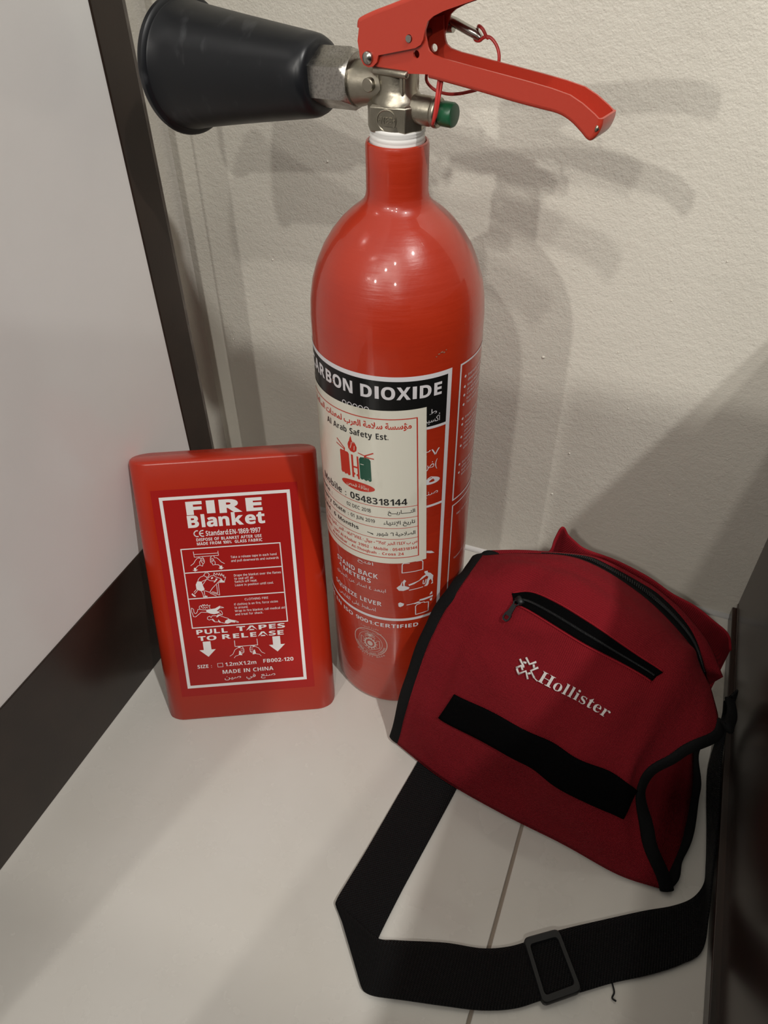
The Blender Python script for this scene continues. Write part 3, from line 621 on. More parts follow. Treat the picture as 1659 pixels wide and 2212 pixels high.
# small paint chips on the body
rnd = random.Random(4); ch = Art()
for (a_, z_, r_) in ((25.5, 346.4, 0.9), (27.2, 347.2, 1.1), (28.9, 346.6, 0.8), (23.6, 345.0, 0.7), (30.2, 347.8, 0.6), (-49, 327, 0.6), (-44.5, 322.2, 0.9), (-45.2, 319.6, 0.7), (12, 300, 0.4)):
    ch.fill([(a_ + r_ * (0.6 + .6 * rnd.random()) * math.cos(q * .9), z_ + r_ * .7 * (0.5 + .7 * rnd.random()) * math.sin(q * .9)) for q in range(7)])
tag(ch.build('paint_scuff', cyl_map(0.30), M['scuff'], EXT), kind='stuff')

# ================================================================== FIRE BLANKET BOX
yaw, lean = 0.4688, 0.3794
BO = Vector((-0.0937, -0.1098, 0.0)); Dx = Vector((math.cos(yaw), math.sin(yaw), 0)); Bk = Vector((-math.sin(yaw), math.cos(yaw), 0))
Nn = Z_ * math.cos(lean) + Bk * math.sin(lean); Out = Dx.cross(Nn)        # Out = front normal (towards the viewer)
BL = empty('fire_blanket_box', BO); tag(BL, 'flat red plastic fire blanket case with white lettering leaning in the corner', 'fire blanket')
def bb(x, y, h=0.0): return Dx * (x * mm) + Nn * (y * mm) + Out * (h * mm)
DEP = 30.0; HW = 73.1; R1 = 15.0
sec = []
for k in range(13):
    a_ = math.radians(-90 + 180 * k / 12); sec.append((HW - R1 + R1 * math.cos(a_), -DEP / 2 + R1 * math.sin(a_) * 1.0))
sec = [(-x, y) for x, y in sec[::-1]][::-1][::-1] + []
ringp = []
for k in range(17): a_ = math.radians(90 - 180 * k / 16); ringp.append((HW - R1 + R1 * math.cos(a_), -DEP / 2 + (DEP / 2) * math.sin(a_)))
for k in range(17): a_ = math.radians(-90 - 180 * k / 16); ringp.append((-(HW - R1) + R1 * math.cos(a_), -DEP / 2 + (DEP / 2) * math.sin(a_)))
# widen the flat of the front: front corners curve only over the outer 15 mm
n = len(ringp); v = []; f = []
lev = [(0.0, -2.2), (0.6, -1.0), (2.2, 0.0), (60, 0), (120, 0), (180, 0), (231.6, 0.0), (233.4, -0.7), (234.2, -2.0)]
for (y, ins) in lev:
    for (x, h) in ringp:
        sx = (abs(x) + ins) * (1 if x > 0 else -1); hc = -DEP / 2 + (h + DEP / 2) * (1 + ins / (DEP / 2)); v.append(bb(sx, y, hc))
for i in range(len(lev) - 1):
    for k in range(n): f.append((i * n + k, i * n + (k + 1) % n, (i + 1) * n + (k + 1) % n, (i + 1) * n + k))
f.append(tuple(range(n))[::-1]); f.append(tuple((len(lev) - 1) * n + k for k in range(n)))
case = obj('case', v, f, M['red_plastic'], BL, True, angle=38)
# raised seam of the lid below the top face
a = Art(); a.rect(-57.0, 56.6, 24.5, 211.2, 120)
film = a.build('sticker', lambda x, y: bb(x, y, 0.12), M['red_print'], BL)
w = Art()
w.frame(-51.2, 50.4, 32.4, 205.3, 2.6)
w.text('FIRE', -31.5, 27.8, 189.8, 10.3, 'b', 0.03); w.text('Blanket', -31.8, 28.8, 178.8, 9.8, 'b', 0.02)
w.line([(-24.9 + 0, 170.9), (-26.4, 170.9), (-27.6, 172.0), (-28.0, 173.3), (-27.6, 174.6), (-26.4, 175.7), (-24.9, 175.8)], 0.85)
w.line([(-20.6, 170.9), (-22.1, 170.9), (-23.3, 172.0), (-23.7, 173.3), (-23.3, 174.6), (-22.1, 175.7), (-20.6, 175.8)], 0.85); w.line([(-23.5, 173.35), (-20.9, 173.35)], 0.8)
w.text('Standard:EN-1869:1997', -18.8, 24.4, 171.0, 4.2, 'b'); w.text('DISPOSE OF BLANKET AFTER USE', -26.8, 24.8, 166.8, 2.5, 'b'); w.text('MADE FROM 100%  GLASS FABRIC', -26.8, 25.1, 163.3, 2.5, 'b')
w.frame(-40.4, 39.2, 89.4, 161.2, 0.9); w.rect(-39.8, 38.6, 139.5, 140.4); w.rect(-39.8, 38.6, 116.2, 117.1)
T = w.text
T('Take a release tape in each hand', -1.6, 35.2, 150.3, 1.9, 'r', 0.008); T('and pull downwards and outwards', -1.6, 36.6, 147.0, 1.9, 'r', 0.008)
T('Drape the blanket over the flames', -0.8, 37.3, 134.0, 1.9, 'r', 0.008); T('to seal off air.', -0.8, 15.2, 131.1, 1.9, 'r', 0.008); T('Switch off heat.', -0.8, 17.4, 128.3, 1.9, 'r', 0.008); T('Leave in position until cool.', -0.8, 30.4, 125.2, 1.9, 'r', 0.008)
T('CLOTHING FIRE', 5.6, 24.8, 111.9, 1.9, 'r', 0.008); T('If clothing is on fire, force victim', -3.4, 32.4, 107.9, 1.9, 'r', 0.008); T('to ground.', -3.4, 7.6, 104.9, 1.9, 'r', 0.008)
T('Wrap in fire blanket, call medical aid', -3.6, 37.7, 101.8, 1.9, 'r', 0.008); T('and treat for shock.', -3.6, 19.4, 98.7, 1.9, 'r', 0.008)
T('PULL', -37.2, -11.6, 83.6, 4.2, 'b', 0.01); T('TAPES', -4.0, 36.2, 84.0, 4.2, 'b', 0.01); T('TO', -36.6, -21.4, 77.4, 4.2, 'b', 0.01); T('RELEASE', -16.6, 34.6, 77.6, 4.2, 'b', 0.01)
for ax in (-30.0, 28.0): w.fill([(ax - 3.2, 76.4), (ax - 3.2, 68.6), (ax - 6.8, 68.6), (ax, 61.8), (ax + 6.8, 68.6), (ax + 3.2, 68.6), (ax + 3.2, 76.4)])
T('SIZE :', -40.4, -28.4, 51.2, 3.3, 'b'); w.frame(-23.6, -19.0, 51.0, 54.9, 0.35); T('1.2mX1.2m', -17.1, 9.1, 51.4, 3.5, 'b'); T('FB002-120', 15.1, 40.6, 51.9, 3.5, 'b')
T('MADE IN CHINA', -20.1, 22.9, 44.2, 3.6, 'b'); T('صنع  في  صين', -19.1, 24.0, 38.8, 3.7, 'a')
BLANKET_PICS = [('s',[(-30.5,158.2),(-30.3,153.4),(-11.0,153.6),(-11.1,157.3)]),('s',[(-30.0,155.7),(-11.1,155.6)]),('s',[(-26.7,153.2),(-26.4,152.3),(-28.1,152.3),(-29.7,150.7),(-31.5,148.0),(-34.0,146.2)]),('s',[(-25.4,153.5),(-24.0,153.2),(-23.2,151.7),(-22.8,149.5),(-23.0,148.0),(-24.2,147.0)]),('s',[(-26.4,152.3),(-24.9,152.0),(-25.9,149.7),(-26.7,149.2),(-26.6,146.0),(-24.8,145.1),(-24.1,147.1),(-25.4,149.4)]),('s',[(-24.9,151.9),(-23.2,150.9)]),('s',[(-25.5,150.3),(-23.1,149.4)]),('s',[(-26.8,146.1),(-28.7,145.4),(-29.9,144.1)]),('s',[(-16.5,153.5),(-17.6,152.2),(-18.0,150.1),(-18.0,147.9),(-16.6,146.8),(-16.5,145.4),(-14.6,145.7),(-14.4,148.2),(-15.4,149.3),(-15.3,150.5),(-17.1,151.6)]),('s',[(-14.6,153.6),(-14.6,151.8),(-12.6,151.5),(-11.1,149.9),(-9.4,147.5),(-7.1,146.1)]),('s',[(-17.9,150.4),(-15.7,149.3)]),('s',[(-18.0,148.8),(-16.0,148.4)]),('s',[(-14.6,145.7),(-12.2,145.4),(-10.9,144.2)]),('f',[(-31.8,144.1),(-30.0,144.0),(-30.1,142.4),(-28.6,142.4),(-31.0,140.9),(-33.2,142.2),(-31.9,142.2)]),('f',[(-11.3,144.4),(-9.2,144.4),(-9.2,142.6),(-7.9,142.7),(-10.1,141.1),(-12.5,142.4),(-11.4,142.5)]),('s',[(-23.4,139.0),(-24.9,136.8),(-22.8,135.3),(-21.7,134.9),(-20.3,137.3),(-21.2,139.0),(-23.4,139.0)]),('s',[(-25.2,136.5),(-28.0,135.4),(-29.6,133.6),(-30.0,132.4)]),('s',[(-22.9,135.0),(-22.4,134.0),(-26.8,128.6)]),('s',[(-26.7,131.7),(-22.5,133.4),(-20.4,131.9),(-16.7,131.3),(-15.5,132.2)]),('s',[(-21.8,134.0),(-19.3,136.0),(-17.0,136.1)]),('f',[(-18.9,134.8),(-17.5,134.7),(-17.9,133.7),(-19.1,133.0),(-19.4,133.8)]),('f',[(-15.6,133.5),(-14.1,133.0),(-15.3,131.5),(-16.9,129.9),(-17.7,130.1),(-16.1,131.9)]),('s',[(-16.3,138.6),(-16.9,137.1),(-16.0,135.1),(-11.1,132.8),(-14.3,129.7),(-19.2,125.1),(-21.9,121.5),(-25.5,123.1)]),('s',[(-16.2,138.3),(-15.0,136.3),(-14.2,138.1),(-13.0,136.1),(-12.2,138.0),(-11.4,135.4),(-10.3,137.5),(-9.9,135.2),(-8.7,136.1),(-9.2,133.9),(-7.5,134.1),(-9.1,130.1),(-13.8,129.5)]),('f',[(-11.1,132.5),(-10.1,131.1),(-8.7,130.7),(-8.8,129.3),(-13.5,129.5)]),('s',[(-15.6,127.7),(-15.6,120.0),(-19.6,121.9)]),('s',[(-14.1,129.2),(-14.2,118.3),(-21.1,121.4)]),('s',[(-21.7,120.7),(-16.9,117.8)]),('f',[(-30.6,132.1),(-27.0,131.5),(-27.0,129.3),(-25.6,124.4),(-26.6,123.5),(-28.6,123.0),(-32.1,124.9),(-32.2,129.1)]),('s',[(-32.5,124.6),(-34.5,122.5)]),('s',[(-31.1,124.2),(-34.2,120.9)]),('s',[(-28.4,123.0),(-27.5,120.3),(-27.3,118.4)]),('s',[(-26.2,123.3),(-26.1,118.9)]),('f',[(-36.0,121.8),(-35.0,120.6),(-33.2,118.8),(-34.1,118.3),(-35.2,118.8),(-36.7,120.7)]),('f',[(-27.7,118.6),(-26.7,118.0),(-26.0,118.9),(-23.8,118.1),(-24.4,117.5),(-27.6,117.3)]),('s',[(-31.3,106.6),(-32.1,108.0),(-31.7,109.6),(-30.2,110.1),(-30.2,108.5),(-28.7,111.0),(-28.3,109.0),(-27.4,110.9),(-26.6,109.2),(-25.2,110.7),(-24.9,109.0),(-23.0,109.9),(-23.8,108.0),(-23.4,106.6)]),('s',[(-29.9,108.2),(-28.8,107.4),(-27.9,108.3),(-27.1,107.3),(-26.1,108.2),(-25.1,107.4)]),('s',[(-31.3,106.6),(-33.3,106.8),(-34.2,104.3),(-35.5,103.0),(-36.8,103.8),(-36.7,107.1),(-38.3,108.5),(-38.7,105.3),(-37.9,101.9),(-37.6,100.3),(-35.9,100.1),(-32.0,103.1),(-31.0,104.0),(-26.7,103.5)]),('s',[(-31.3,106.6),(-29.3,106.0),(-26.7,105.9)]),('f',[(-26.7,105.9),(-19.4,106.5),(-15.6,108.4),(-14.9,106.9),(-18.2,104.2),(-16.0,103.0),(-17.3,101.8),(-20.8,101.3),(-23.4,102.0),(-26.7,103.6)]),('s',[(-15.6,108.4),(-12.2,106.7),(-15.0,106.6)]),('s',[(-16.4,104.1),(-14.7,103.9),(-13.8,101.5),(-14.3,99.9),(-16.4,102.1)]),('s',[(-23.5,98.4),(-24.5,99.8),(-26.4,99.0),(-26.7,97.4),(-25.3,96.2),(-23.7,96.8)]),('s',[(-23.5,98.4),(-22.5,100.0),(-19.0,99.8)]),('s',[(-15.6,99.1),(-10.0,96.6),(-9.2,95.9)]),('s',[(-23.4,96.7),(-21.1,94.2),(-18.5,94.0)]),('s',[(-15.7,93.1),(-13.1,92.2)]),('f',[(-9.2,95.9),(-7.2,95.0),(-4.1,94.1),(-4.6,92.1),(-7.5,92.7),(-10.6,91.6),(-13.1,92.2),(-12.3,94.5),(-10.4,95.6)]),('s',[(-4.4,94.1),(-1.6,92.6),(-2.0,91.9),(-4.5,93.1)]),('f',[(-19.4,98.4),(-18.0,100.6),(-16.0,100.7),(-15.1,99.7),(-16.7,99.5),(-18.3,98.3)]),('f',[(-22.5,97.6),(-21.7,96.3),(-20.5,94.5),(-22.0,94.5),(-22.8,96.0)]),('f',[(-17.9,96.3),(-17.2,94.9),(-15.7,93.3),(-16.9,93.0),(-18.2,94.0)])]
w.pics(BLANKET_PICS, 0.42)
# second pair of hands between the arrows
w.line([(-6.9, 75.3), (-7.0, 69.6), (11.9, 69.5), (11.9, 75.3)], 0.5)
for sgn, ox in ((-1, -3.2), (1, 8.2)):
    w.line([(ox + sgn * 0.4, 69.4), (ox + sgn * 1.6, 68.2), (ox + sgn * 4.2, 66.6), (ox + sgn * 6.4, 62.4), (ox + sgn * 9.0, 60.8)], 0.4)
    w.line([(ox - sgn * 0.6, 69.4), (ox - sgn * 2.4, 68.6), (ox - sgn * 3.2, 66.2), (ox - sgn * 3.0, 63.6), (ox - sgn * 1.2, 62.2)], 0.4)
    for yy in (67.4, 65.8, 64.2): w.line([(ox - sgn * 3.0, yy), (ox - sgn * 0.6, yy - 0.6)], 0.35)
    w.fill([(ox - sgn * 0.2, 64.8), (ox + sgn * 0.8, 65.4), (ox + sgn * 1.6, 61.2), (ox - sgn * 1.4, 60.8)])
    w.fill([(ox - sgn * 0.8, 69.4), (ox + sgn * 1.4, 69.4), (ox + sgn * 1.2, 68.0), (ox - sgn * 0.6, 68.0)])
    w.line([(ox + sgn * 1.6, 61.2), (ox + sgn * 4.4, 60.4), (ox + sgn * 5.6, 58.8)], 0.4)
w.build('white_lettering', lambda x, y: bb(x, y, 0.26), M['print_white'], film)

# ================================================================== RED POUCH
BAG = empty('fabric_pouch', (0.15, -0.04, 0)); tag(BAG, 'red fabric pouch with black binding and zipper pocket beside the extinguisher', 'bag')
GP = [[(35.2, -91.3, 4.0), (80.4, -107.8, 4.0), (133.3, -118.3, 4.0), (181.8, -124.7, 4.0), (224.3, -132.3, 4.0), (256.0, -131.1, 4.0)],
      [(40.6, -78.3, 52.1), (85.0, -93.3, 51.0), (129.9, -104.3, 56.0), (170.0, -109.6, 51.2), (205.8, -113.8, 42.8), (234.7, -111.4, 35.4)],
      [(48.6, -64.7, 103.7), (89.7, -77.9, 105.7), (130.5, -88.8, 109.8), (168.1, -93.0, 107.9), (198.7, -94.3, 98.5), (222.5, -91.2, 63.6)],
      [(55.7, -50.0, 131.6), (92.8, -60.9, 138.7), (132.3, -70.6, 142.0), (168.8, -73.8, 140.1), (205.3, -73.2, 128.6), (241.2, -69.9, 85.2)],
      [(65.2, -34.2, 154.4), (97.4, -42.0, 163.6), (137.1, -49.3, 168.0), (177.1, -51.5, 160.5), (212.7, -50.2, 145.1), (264.3, -47.5, 90.4)],
      [(67.7, -13.4, 152.1), (98.2, -17.5, 170.4), (137.9, -21.4, 178.1), (180.8, -22.5, 167.1), (221.6, -21.6, 143.3), (258.4, -20.1, 95.8)],
      [(69.2, 8.0, 146.7), (100.6, 8.0, 160.5), (143.5, 8.0, 169.7), (191.3, 8.0, 150.0), (233.2, 8.0, 114.0), (252.2, 8.0, 84.4)]]
GP = [[Vector(p) * mm for p in r] for r in GP]
OFF = -Vector((0.15, -0.04, 0))
def S(u, v): return cr([cr(r, u) for r in GP], v)
def wr(u, v):
    """small soft creases pushed along the normal"""
    g = lambda x, c, w: math.exp(-((x - c) / w) ** 2)
    s_ = 0.0035 * g(u, 4.35 + 0.12 * math.sin(v), .22) * min(1, v / 1.5) - 0.0028 * g(u, 0.42 + 0.05 * v, .13) * g(v, 1.6, 1.4) - 0.0022 * g(u - 0.35 * v, -0.2, .25) * g(v, 4.6, .7) + 0.0018 * g(v - .35 * u, 2.9, .22) * g(u, 1.6, 1.0) - 0.0022 * g(v + .2 * u, 5.7, .22) * g(u, 2.2, 1.4) - 0.0025 * g(u - .5 * v, 1.9, .3) * g(v, 1.0, .8)
    return s_ + 0.0015 * math.sin(2.1 * u + 1.3 * v) * math.sin(1.1 * v + 0.4) + 0.0007 * math.sin(5.2 * u - 2.2 * v + 1) * math.sin(0.52 * v) + 0.0006 * math.sin(3.1 * v + 1.7 * u)
def SN(u, v):
    a = S(min(u + .02, 5), v) - S(max(u - .02, 0), v); b = S(u, min(v + .02, 6)) - S(u, max(v - .02, 0)); return a.cross(b).normalized()
def SP(u, v, h=0.0): 
    edge = min(1.0, min(u, 5 - u) * 2, min(v, 6 - v) * 2 + 0.0)
    return S(u, v) + SN(u, v) * (wr(u, v) * max(edge, 0) + h) + OFF
NU, NV = 90, 96
grid('front_panel', [[SP(5 * i / NU, 6 * j / NV) for i in range(NU + 1)] for j in range(NV + 1)], M['fabric'], BAG, 0.0012)
def P3(L): return [Vector(p) * mm + OFF for p in L]
def loft(A, B, n, k, sag=0.0, axis=Vector((0, 0, -1))):
    """sheet between two smooth curves"""
    PA, PB = smooth_path(A, n), smooth_path(B, n); R_ = []
    for j in range(k + 1):
        t = j / k; R_.append([PA[i].lerp(PB[i], t) + axis * (sag * math.sin(math.pi * t)) for i in range(n + 1)])
    return R_
front_top = [SP(u, 6) for u in [0, .5, 1, 1.5, 2, 2.5, 3, 3.5, 4, 4.5, 5]]
zr = P3([(70, 14, 141), (85, 16, 146), (101, 17, 151.5), (122, 18, 158.5), (146, 18.5, 164.3), (162, 20, 160.1), (191.7, 22, 147.1), (207, 22.4, 138.6), (227, 22, 121.5), (241.5, 20, 103.7), (256.3, 14, 76.5)])
grid('zipper', loft(front_top, zr, 60, 6, 0.0015), M['binding'], BAG, 0.001)
tv = []
PA, PB = smooth_path(front_top, 150), smooth_path(zr, 150)
for i in range(40, 150):
    c = PA[i].lerp(PB[i], .5) + Vector((0, 0, 0.0)); T_ = (PA[i + 1 if i < 150 else i] - PA[i - 1]).normalized(); q = (PB[i] - PA[i]).normalized(); up = T_.cross(q).normalized()
    tv.append(tube_vf([c - q * 0.0022 + up * 0.0004, c + q * 0.0022 + up * 0.0004], 0.00052, 5))
o = obj('zipper_teeth', *join_vf(tv), M['black_plastic'], BAG, True); tag(o, kind='stuff')
lobe = P3([(71, 20, 142), (86, 22, 146), (101, 24, 149), (122, 25, 152), (146, 26, 155), (165.6, 27, 154.2), (195.5, 30, 140.8), (211, 31, 131), (226.5, 32, 119.6), (252.5, 29, 95), (268.2, 14, 78.6)])
grid('top_strip', loft(zr, lobe, 60, 6, -0.002), M['fabric'], BAG, 0.001)
back_top = P3([(82, 48, 108), (104, 47, 118), (116.8, 45, 133.5), (118.8, 50, 143.9), (122.0, 55, 153.5), (127, 55.6, 146.4), (133.2, 56, 140.9), (143.5, 56, 135.0), (168.5, 56, 131.3), (196.1, 56, 122.2), (216.7, 55, 112.0), (236.2, 54, 105.9), (253.2, 53, 95.9), (266.6, 50, 88.5), (272.5, 46, 76.0)])
back_mid = P3([(80, 50, 70), (100, 52, 74), (112, 54, 80), (116, 55, 84), (120.0, 58, 86), (126, 58, 84), (134, 58, 82), (145, 58, 80), (168, 58, 76), (195, 58, 70), (215, 57, 66), (235, 56, 60), (250, 54, 54), (262, 50, 48), (272, 46, 44)])
back_bot = P3([(78, 48, 3), (97, 50, 3), (108, 51, 3), (114, 52, 3), (118.0, 53, 3), (124, 53, 3), (132, 53, 3), (144, 52, 3), (168, 50, 3), (195, 46, 3), (215, 40, 3), (232, 34, 3), (245, 26, 3), (254, 18, 3), (262, 8, 3)])
n_ = 84
PT, PM, PBt = smooth_path(back_top, n_), smooth_path(back_mid, n_), smooth_path(back_bot, n_)
rows = [[cr([PT[i], PM[i], PBt[i]], j / 10) for i in range(n_ + 1)] for j in range(21)]
grid('back_panel', rows, M['fabric'], BAG, 0.0014)
obj('back_seam', *tube_vf(PT, 0.0011, 8), M['fabric'], BAG, True)
# inner fall from the top strip towards the back panel
inner = P3([(76, 42, 100), (90, 44, 104), (104, 45, 110), (122, 47, 112), (146, 48, 110), (165, 48, 106), (195, 47, 98), (211, 46, 92), (227, 45, 84), (250, 42, 66), (264, 26, 50)])
grid('back_fall', loft(lobe, inner, 60, 6, 0.0), M['fabric'], BAG, 0.001)
# right gusset: dark opening between the two bindings
gl = P3([(257.5, -24, 46), (261.8, -26, 32), (267.0, -40, 16), (269.0, -56, 7.5), (266.7, -91, 4.6), (262.5, -112, 4.2), (257.5, -127, 4.2)])
gfront = [SP(5, v) for v in (3.35, 2.9, 2.3, 1.6, 0.9, 0.4, 0.05)]
grid('side_gusset', loft(gfront, gl, 40, 8, 0.006, Vector((-0.6, 0.2, 0.0))), M['fabric'], BAG, 0.001)
bottom_front = [SP(u, 0) for u in (0, 1, 2, 3, 4, 5)]
bottom_back = P3([(78, 48, 3), (112, 51, 3), (150, 52, 3), (195, 46, 3), (232, 10, 3), (264, -70, 4)])
grid('bottom_panel', loft(bottom_front, bottom_back, 40, 10, 0.001), M['fabric'], BAG, 0.001)
gl2 = [SP(0, v) for v in (0, 1, 2, 3, 4, 5, 6)]
gl3 = P3([(78, 48, 3), (78, 48, 30), (79, 48, 55), (80, 48, 75), (81, 47, 92), (82, 44, 105), (78, 28, 128)])
grid('left_gusset', loft(gl2, gl3, 40, 8, 0.004, Vector((1, 0, 0))), M['fabric'], BAG, 0.001)
# bindings
def bind(name, path, n, ra, rb_, uprefs, m=M['binding'], wob=0.0):
    P = smooth_path(path, n); U = smooth_path(uprefs, n); U = [u.normalized() for u in U]
    if wob:
        for i in range(len(P)): P[i] = P[i] + U[i] * (wob * math.sin(i * 0.37) + wob * .9 * math.sin(i * 0.23 + 1))
    return obj(name, *tube_vf(P, ra, 12, rb_, U), m, BAG, True)
lb = []; lu = []
for v_ in (0, .6, 1.2, 1.8, 2.4, 3, 3.6, 4.2, 4.8, 5.4, 6):
    t_ = (SP(.05, v_) - SP(0, v_)).normalized(); lb.append(SP(0, v_) - t_ * 0.0045 - SN(0, v_) * 0.0012); lu.append(t_)
lb.append(lb[-1] + Vector((0.004, 0.006, -0.002))); lu.append(lu[-1])
bind('left_binding', lb, 100, 0.0056, 0.0020, lu, wob=0.0004)
tube('binding_end', smooth_path([lb[-1] + Vector((-0.002, -0.006, -0.006)), lb[-1] + Vector((0.001, 0, 0.0005)), lb[-1] + Vector((0.007, 0.002, 0.001)), lb[-1] + Vector((0.014, 0.001, 0.0015))], 14), [0.003, 0.0036, 0.0034, 0.0032, 0.0036, 0.0036, 0.0034, 0.0034, 0.0033, 0.0032, 0.003, 0.0028, 0.0025, 0.002, 0.0012], M['binding'], BAG, 10)
rbp = []; ru = []
for v_ in (0, .5, 1, 1.5, 1.9, 2.2, 2.6, 3, 3.5, 4, 4.3):
    t_ = (SP(5, v_) - SP(4.95, v_)).normalized(); rbp.append(SP(5, v_) + t_ * 0.0022); ru.append(t_)
rbp += P3([(271.5, -43, 93), (274.5, -30, 88), (272.0, -12, 86)]); ru += [Vector((.7, -.4, -.5)), Vector((.8, -.2, -.5)), Vector((.8, 0, -.5))]
bind('front_binding', rbp, 110, 0.0050, 0.0022, ru, wob=0.0008)
bind('gusset_binding', gl, 60, 0.0046, 0.0022, [Vector((1, -.2, .4))] * len(gl), wob=0.0009)

# pocket zipper on the front
def interp(L, t):
    P = [Vector((a_, b_, 0)) for a_, b_ in L]; p_ = cr(P, t * (len(P) - 1)); return p_.x, p_.y
ZT = [(1.15, 4.12), (1.45, 4.28), (1.96, 4.21), (2.48, 4.11), (3.03, 3.99), (3.65, 3.89), (4.06, 3.91)]; ZB = [(1.24, 3.90), (1.5, 3.88), (2.02, 3.77), (2.61, 3.66), (3.15, 3.62), (3.64, 3.58), (4.00, 3.59)]
rows = []
for j in range(9):
    s = j / 8; row = []
    for i in range(71):
        (ua, va), (ub, vb_) = interp(ZT, i / 70), interp(ZB, i / 70); row.append(SP(ua + (ub - ua) * s, va + (vb_ - va) * s, 0.0007 + 0.0004 * math.cos(s * 2 * math.pi)))
    rows.append(row)
grid('pocket_zipper', rows[::-1], M['velcro'], BAG, 0.0006)
tv = []
for i in range(4, 150):
    (ua, va), (ub, vb_) = interp(ZT, i / 152), interp(ZB, i / 152)
    pa, pb = SP(ua + (ub - ua) * .50, va + (vb_ - va) * .50, 0.0010), SP(ua + (ub - ua) * .64, va + (vb_ - va) * .64, 0.0010); tv.append(tube_vf([pa, pb], 0.00034, 5))
o = obj('pocket_teeth', *join_vf(tv), M['black_plastic'], BAG, True); tag(o, kind='stuff')
# stitched fold around the pocket opening
for L_, sg in ((ZT, 1), (ZB, -1)):
    obj('stitched_edge', *tube_vf([SP(*( (lambda q: (q[0], q[1] + sg * 0.035))(interp(L_, i / 60))), 0.0004) for i in range(61)], 0.0007, 6), M['fabric'], BAG, True)
# slider and pull tab
def loc(px): return SP(px[0], px[1], 0.0022)
sl0 = loc((1.30, 4.05)); sl1 = loc((1.42, 3.93)); dn = (loc((1.27, 3.45)) - loc((1.33, 3.95))).normalized(); sd = (loc((1.5, 3.9)) - loc((1.3, 3.97))).normalized(); nn_ = sd.cross(-dn).normalized()
pt = [loc((1.33, 3.98)) + nn_ * 0.001, loc((1.32, 3.88)) + nn_ * 0.0016]
zp = obj('zipper_pull', *join_vf([tube_vf([sl0, sl1], 0.0024, 10), tube_vf(smooth_path([pt[0], pt[0] + sd * 0.0022 + dn * 0.002, pt[0] + dn * 0.0042, pt[0] - sd * 0.0022 + dn * 0.002, pt[0]], 20), 0.0006, 8)]), M['black_plastic'], BAG, True)
c0 = pt[0] + dn * 0.0035
tabo = [(-1.6, 0), (1.6, 0), (1.9, 6.5), (2.9, 9.0), (2.9, 12.0), (1.6, 13.8), (-1.6, 13.8), (-2.9, 12.0), (-2.9, 9.0), (-1.9, 6.5)]; tabi = [(-1.5, 9.4), (1.5, 9.4), (1.9, 10.6), (1.5, 12.4), (-1.5, 12.4), (-1.9, 10.6)]
c = bpy.data.curves.new('tab', 'CURVE'); c.dimensions = '2D'; c.fill_mode = 'BOTH'; c.extrude = 0.5
for L_ in (tabo, tabi):
    s_ = c.splines.new('POLY'); s_.points.add(len(L_) - 1); s_.use_cyclic_u = True
    for p_, q in zip(s_.points, L_): p_.co = (q[0], q[1], 0, 1)
oc = bpy.data.objects.new('tab', c); me = curve_mesh(oc)
vv = [c0 + sd * (p_.co.x * mm) + dn * (p_.co.y * mm) + nn_ * ((p_.co.z + 0.4) * mm) for p_ in me.vertices]; ff = [tuple(p_.vertices) for p_ in me.polygons]
bpy.data.objects.remove(oc); bpy.data.curves.remove(c); bpy.data.meshes.remove(me)
obj('pull_tab', vv, ff, M['black_plastic'], BAG)
# hook tape strip
VT = [(0.77, 1.59), (1.66, 1.63), (2.56, 1.62), (3.56, 1.60), (4.90, 1.78)]; VB = [(0.62, 1.08), (1.55, 1.10), (2.43, 1.07), (3.28, 1.06), (4.42, 1.12)]
rows = []
for j in range(9):
    s = j / 8; row = []
    for i in range(61):
        (ua, va), (ub, vb_) = interp(VB, i / 60), interp(VT, i / 60); row.append(SP(ua + (ub - ua) * s, va + (vb_ - va) * s, 0.0016))
    rows.append(row)
grid('hook_tape_strip', rows, M['velcro'], BAG, 0.0012)
# embroidered mark and name
em = []
LOGO = [[(1.719, 2.815), (1.815, 2.703), (1.829, 2.676)], [(1.813, 2.899), (1.911, 2.794), (2.012, 2.9)], [(1.705, 2.603), (1.782, 2.694), (1.82, 2.684)], [(1.784, 2.687), (1.823, 2.615)], [(1.718, 2.593), (1.769, 2.514)], [(1.773, 2.499), (1.888, 2.627), (1.962, 2.49)], [(2.07, 2.572), (1.969, 2.682), (2.079, 2.809)], [(1.982, 2.828), (2.006, 2.766)], [(1.793, 2.781), (1.851, 2.791)], [(1.931, 2.591), (1.981, 2.632)], [(2.07, 2.572), (2.141, 2.537)]]
for L_ in LOGO:
    Lp = [SP(u_, v_, 0.0009) for u_, v_ in L_]; em.append(tube_vf(Lp, 0.00082 if L_ is not LOGO[-1] else 0.0004, 8))
obj('embroidered_mark', *join_vf(em), M['thread'], BAG, True)
tv_, tf_ = text_vf('Hollister', 's', -0.012); x0 = min(p_[0] for p_ in tv_); x1 = max(p_[0] for p_ in tv_); hc = capheight('s')
def tm(x, y):
    s = (x - x0) / (x1 - x0); t_ = y / hc * .98
    u_ = 2.135 + (3.56 - 2.135) * s + 0.055 * t_; v_ = 2.545 - 0.125 * s + 0.255 * t_ - 0.03 * s * t_
    return SP(u_, v_, 0.0010)
o = obj('embroidered_name', [tm(*p_) for p_ in tv_], tf_, M['thread'], BAG); solid(o, 0.0009, 0)
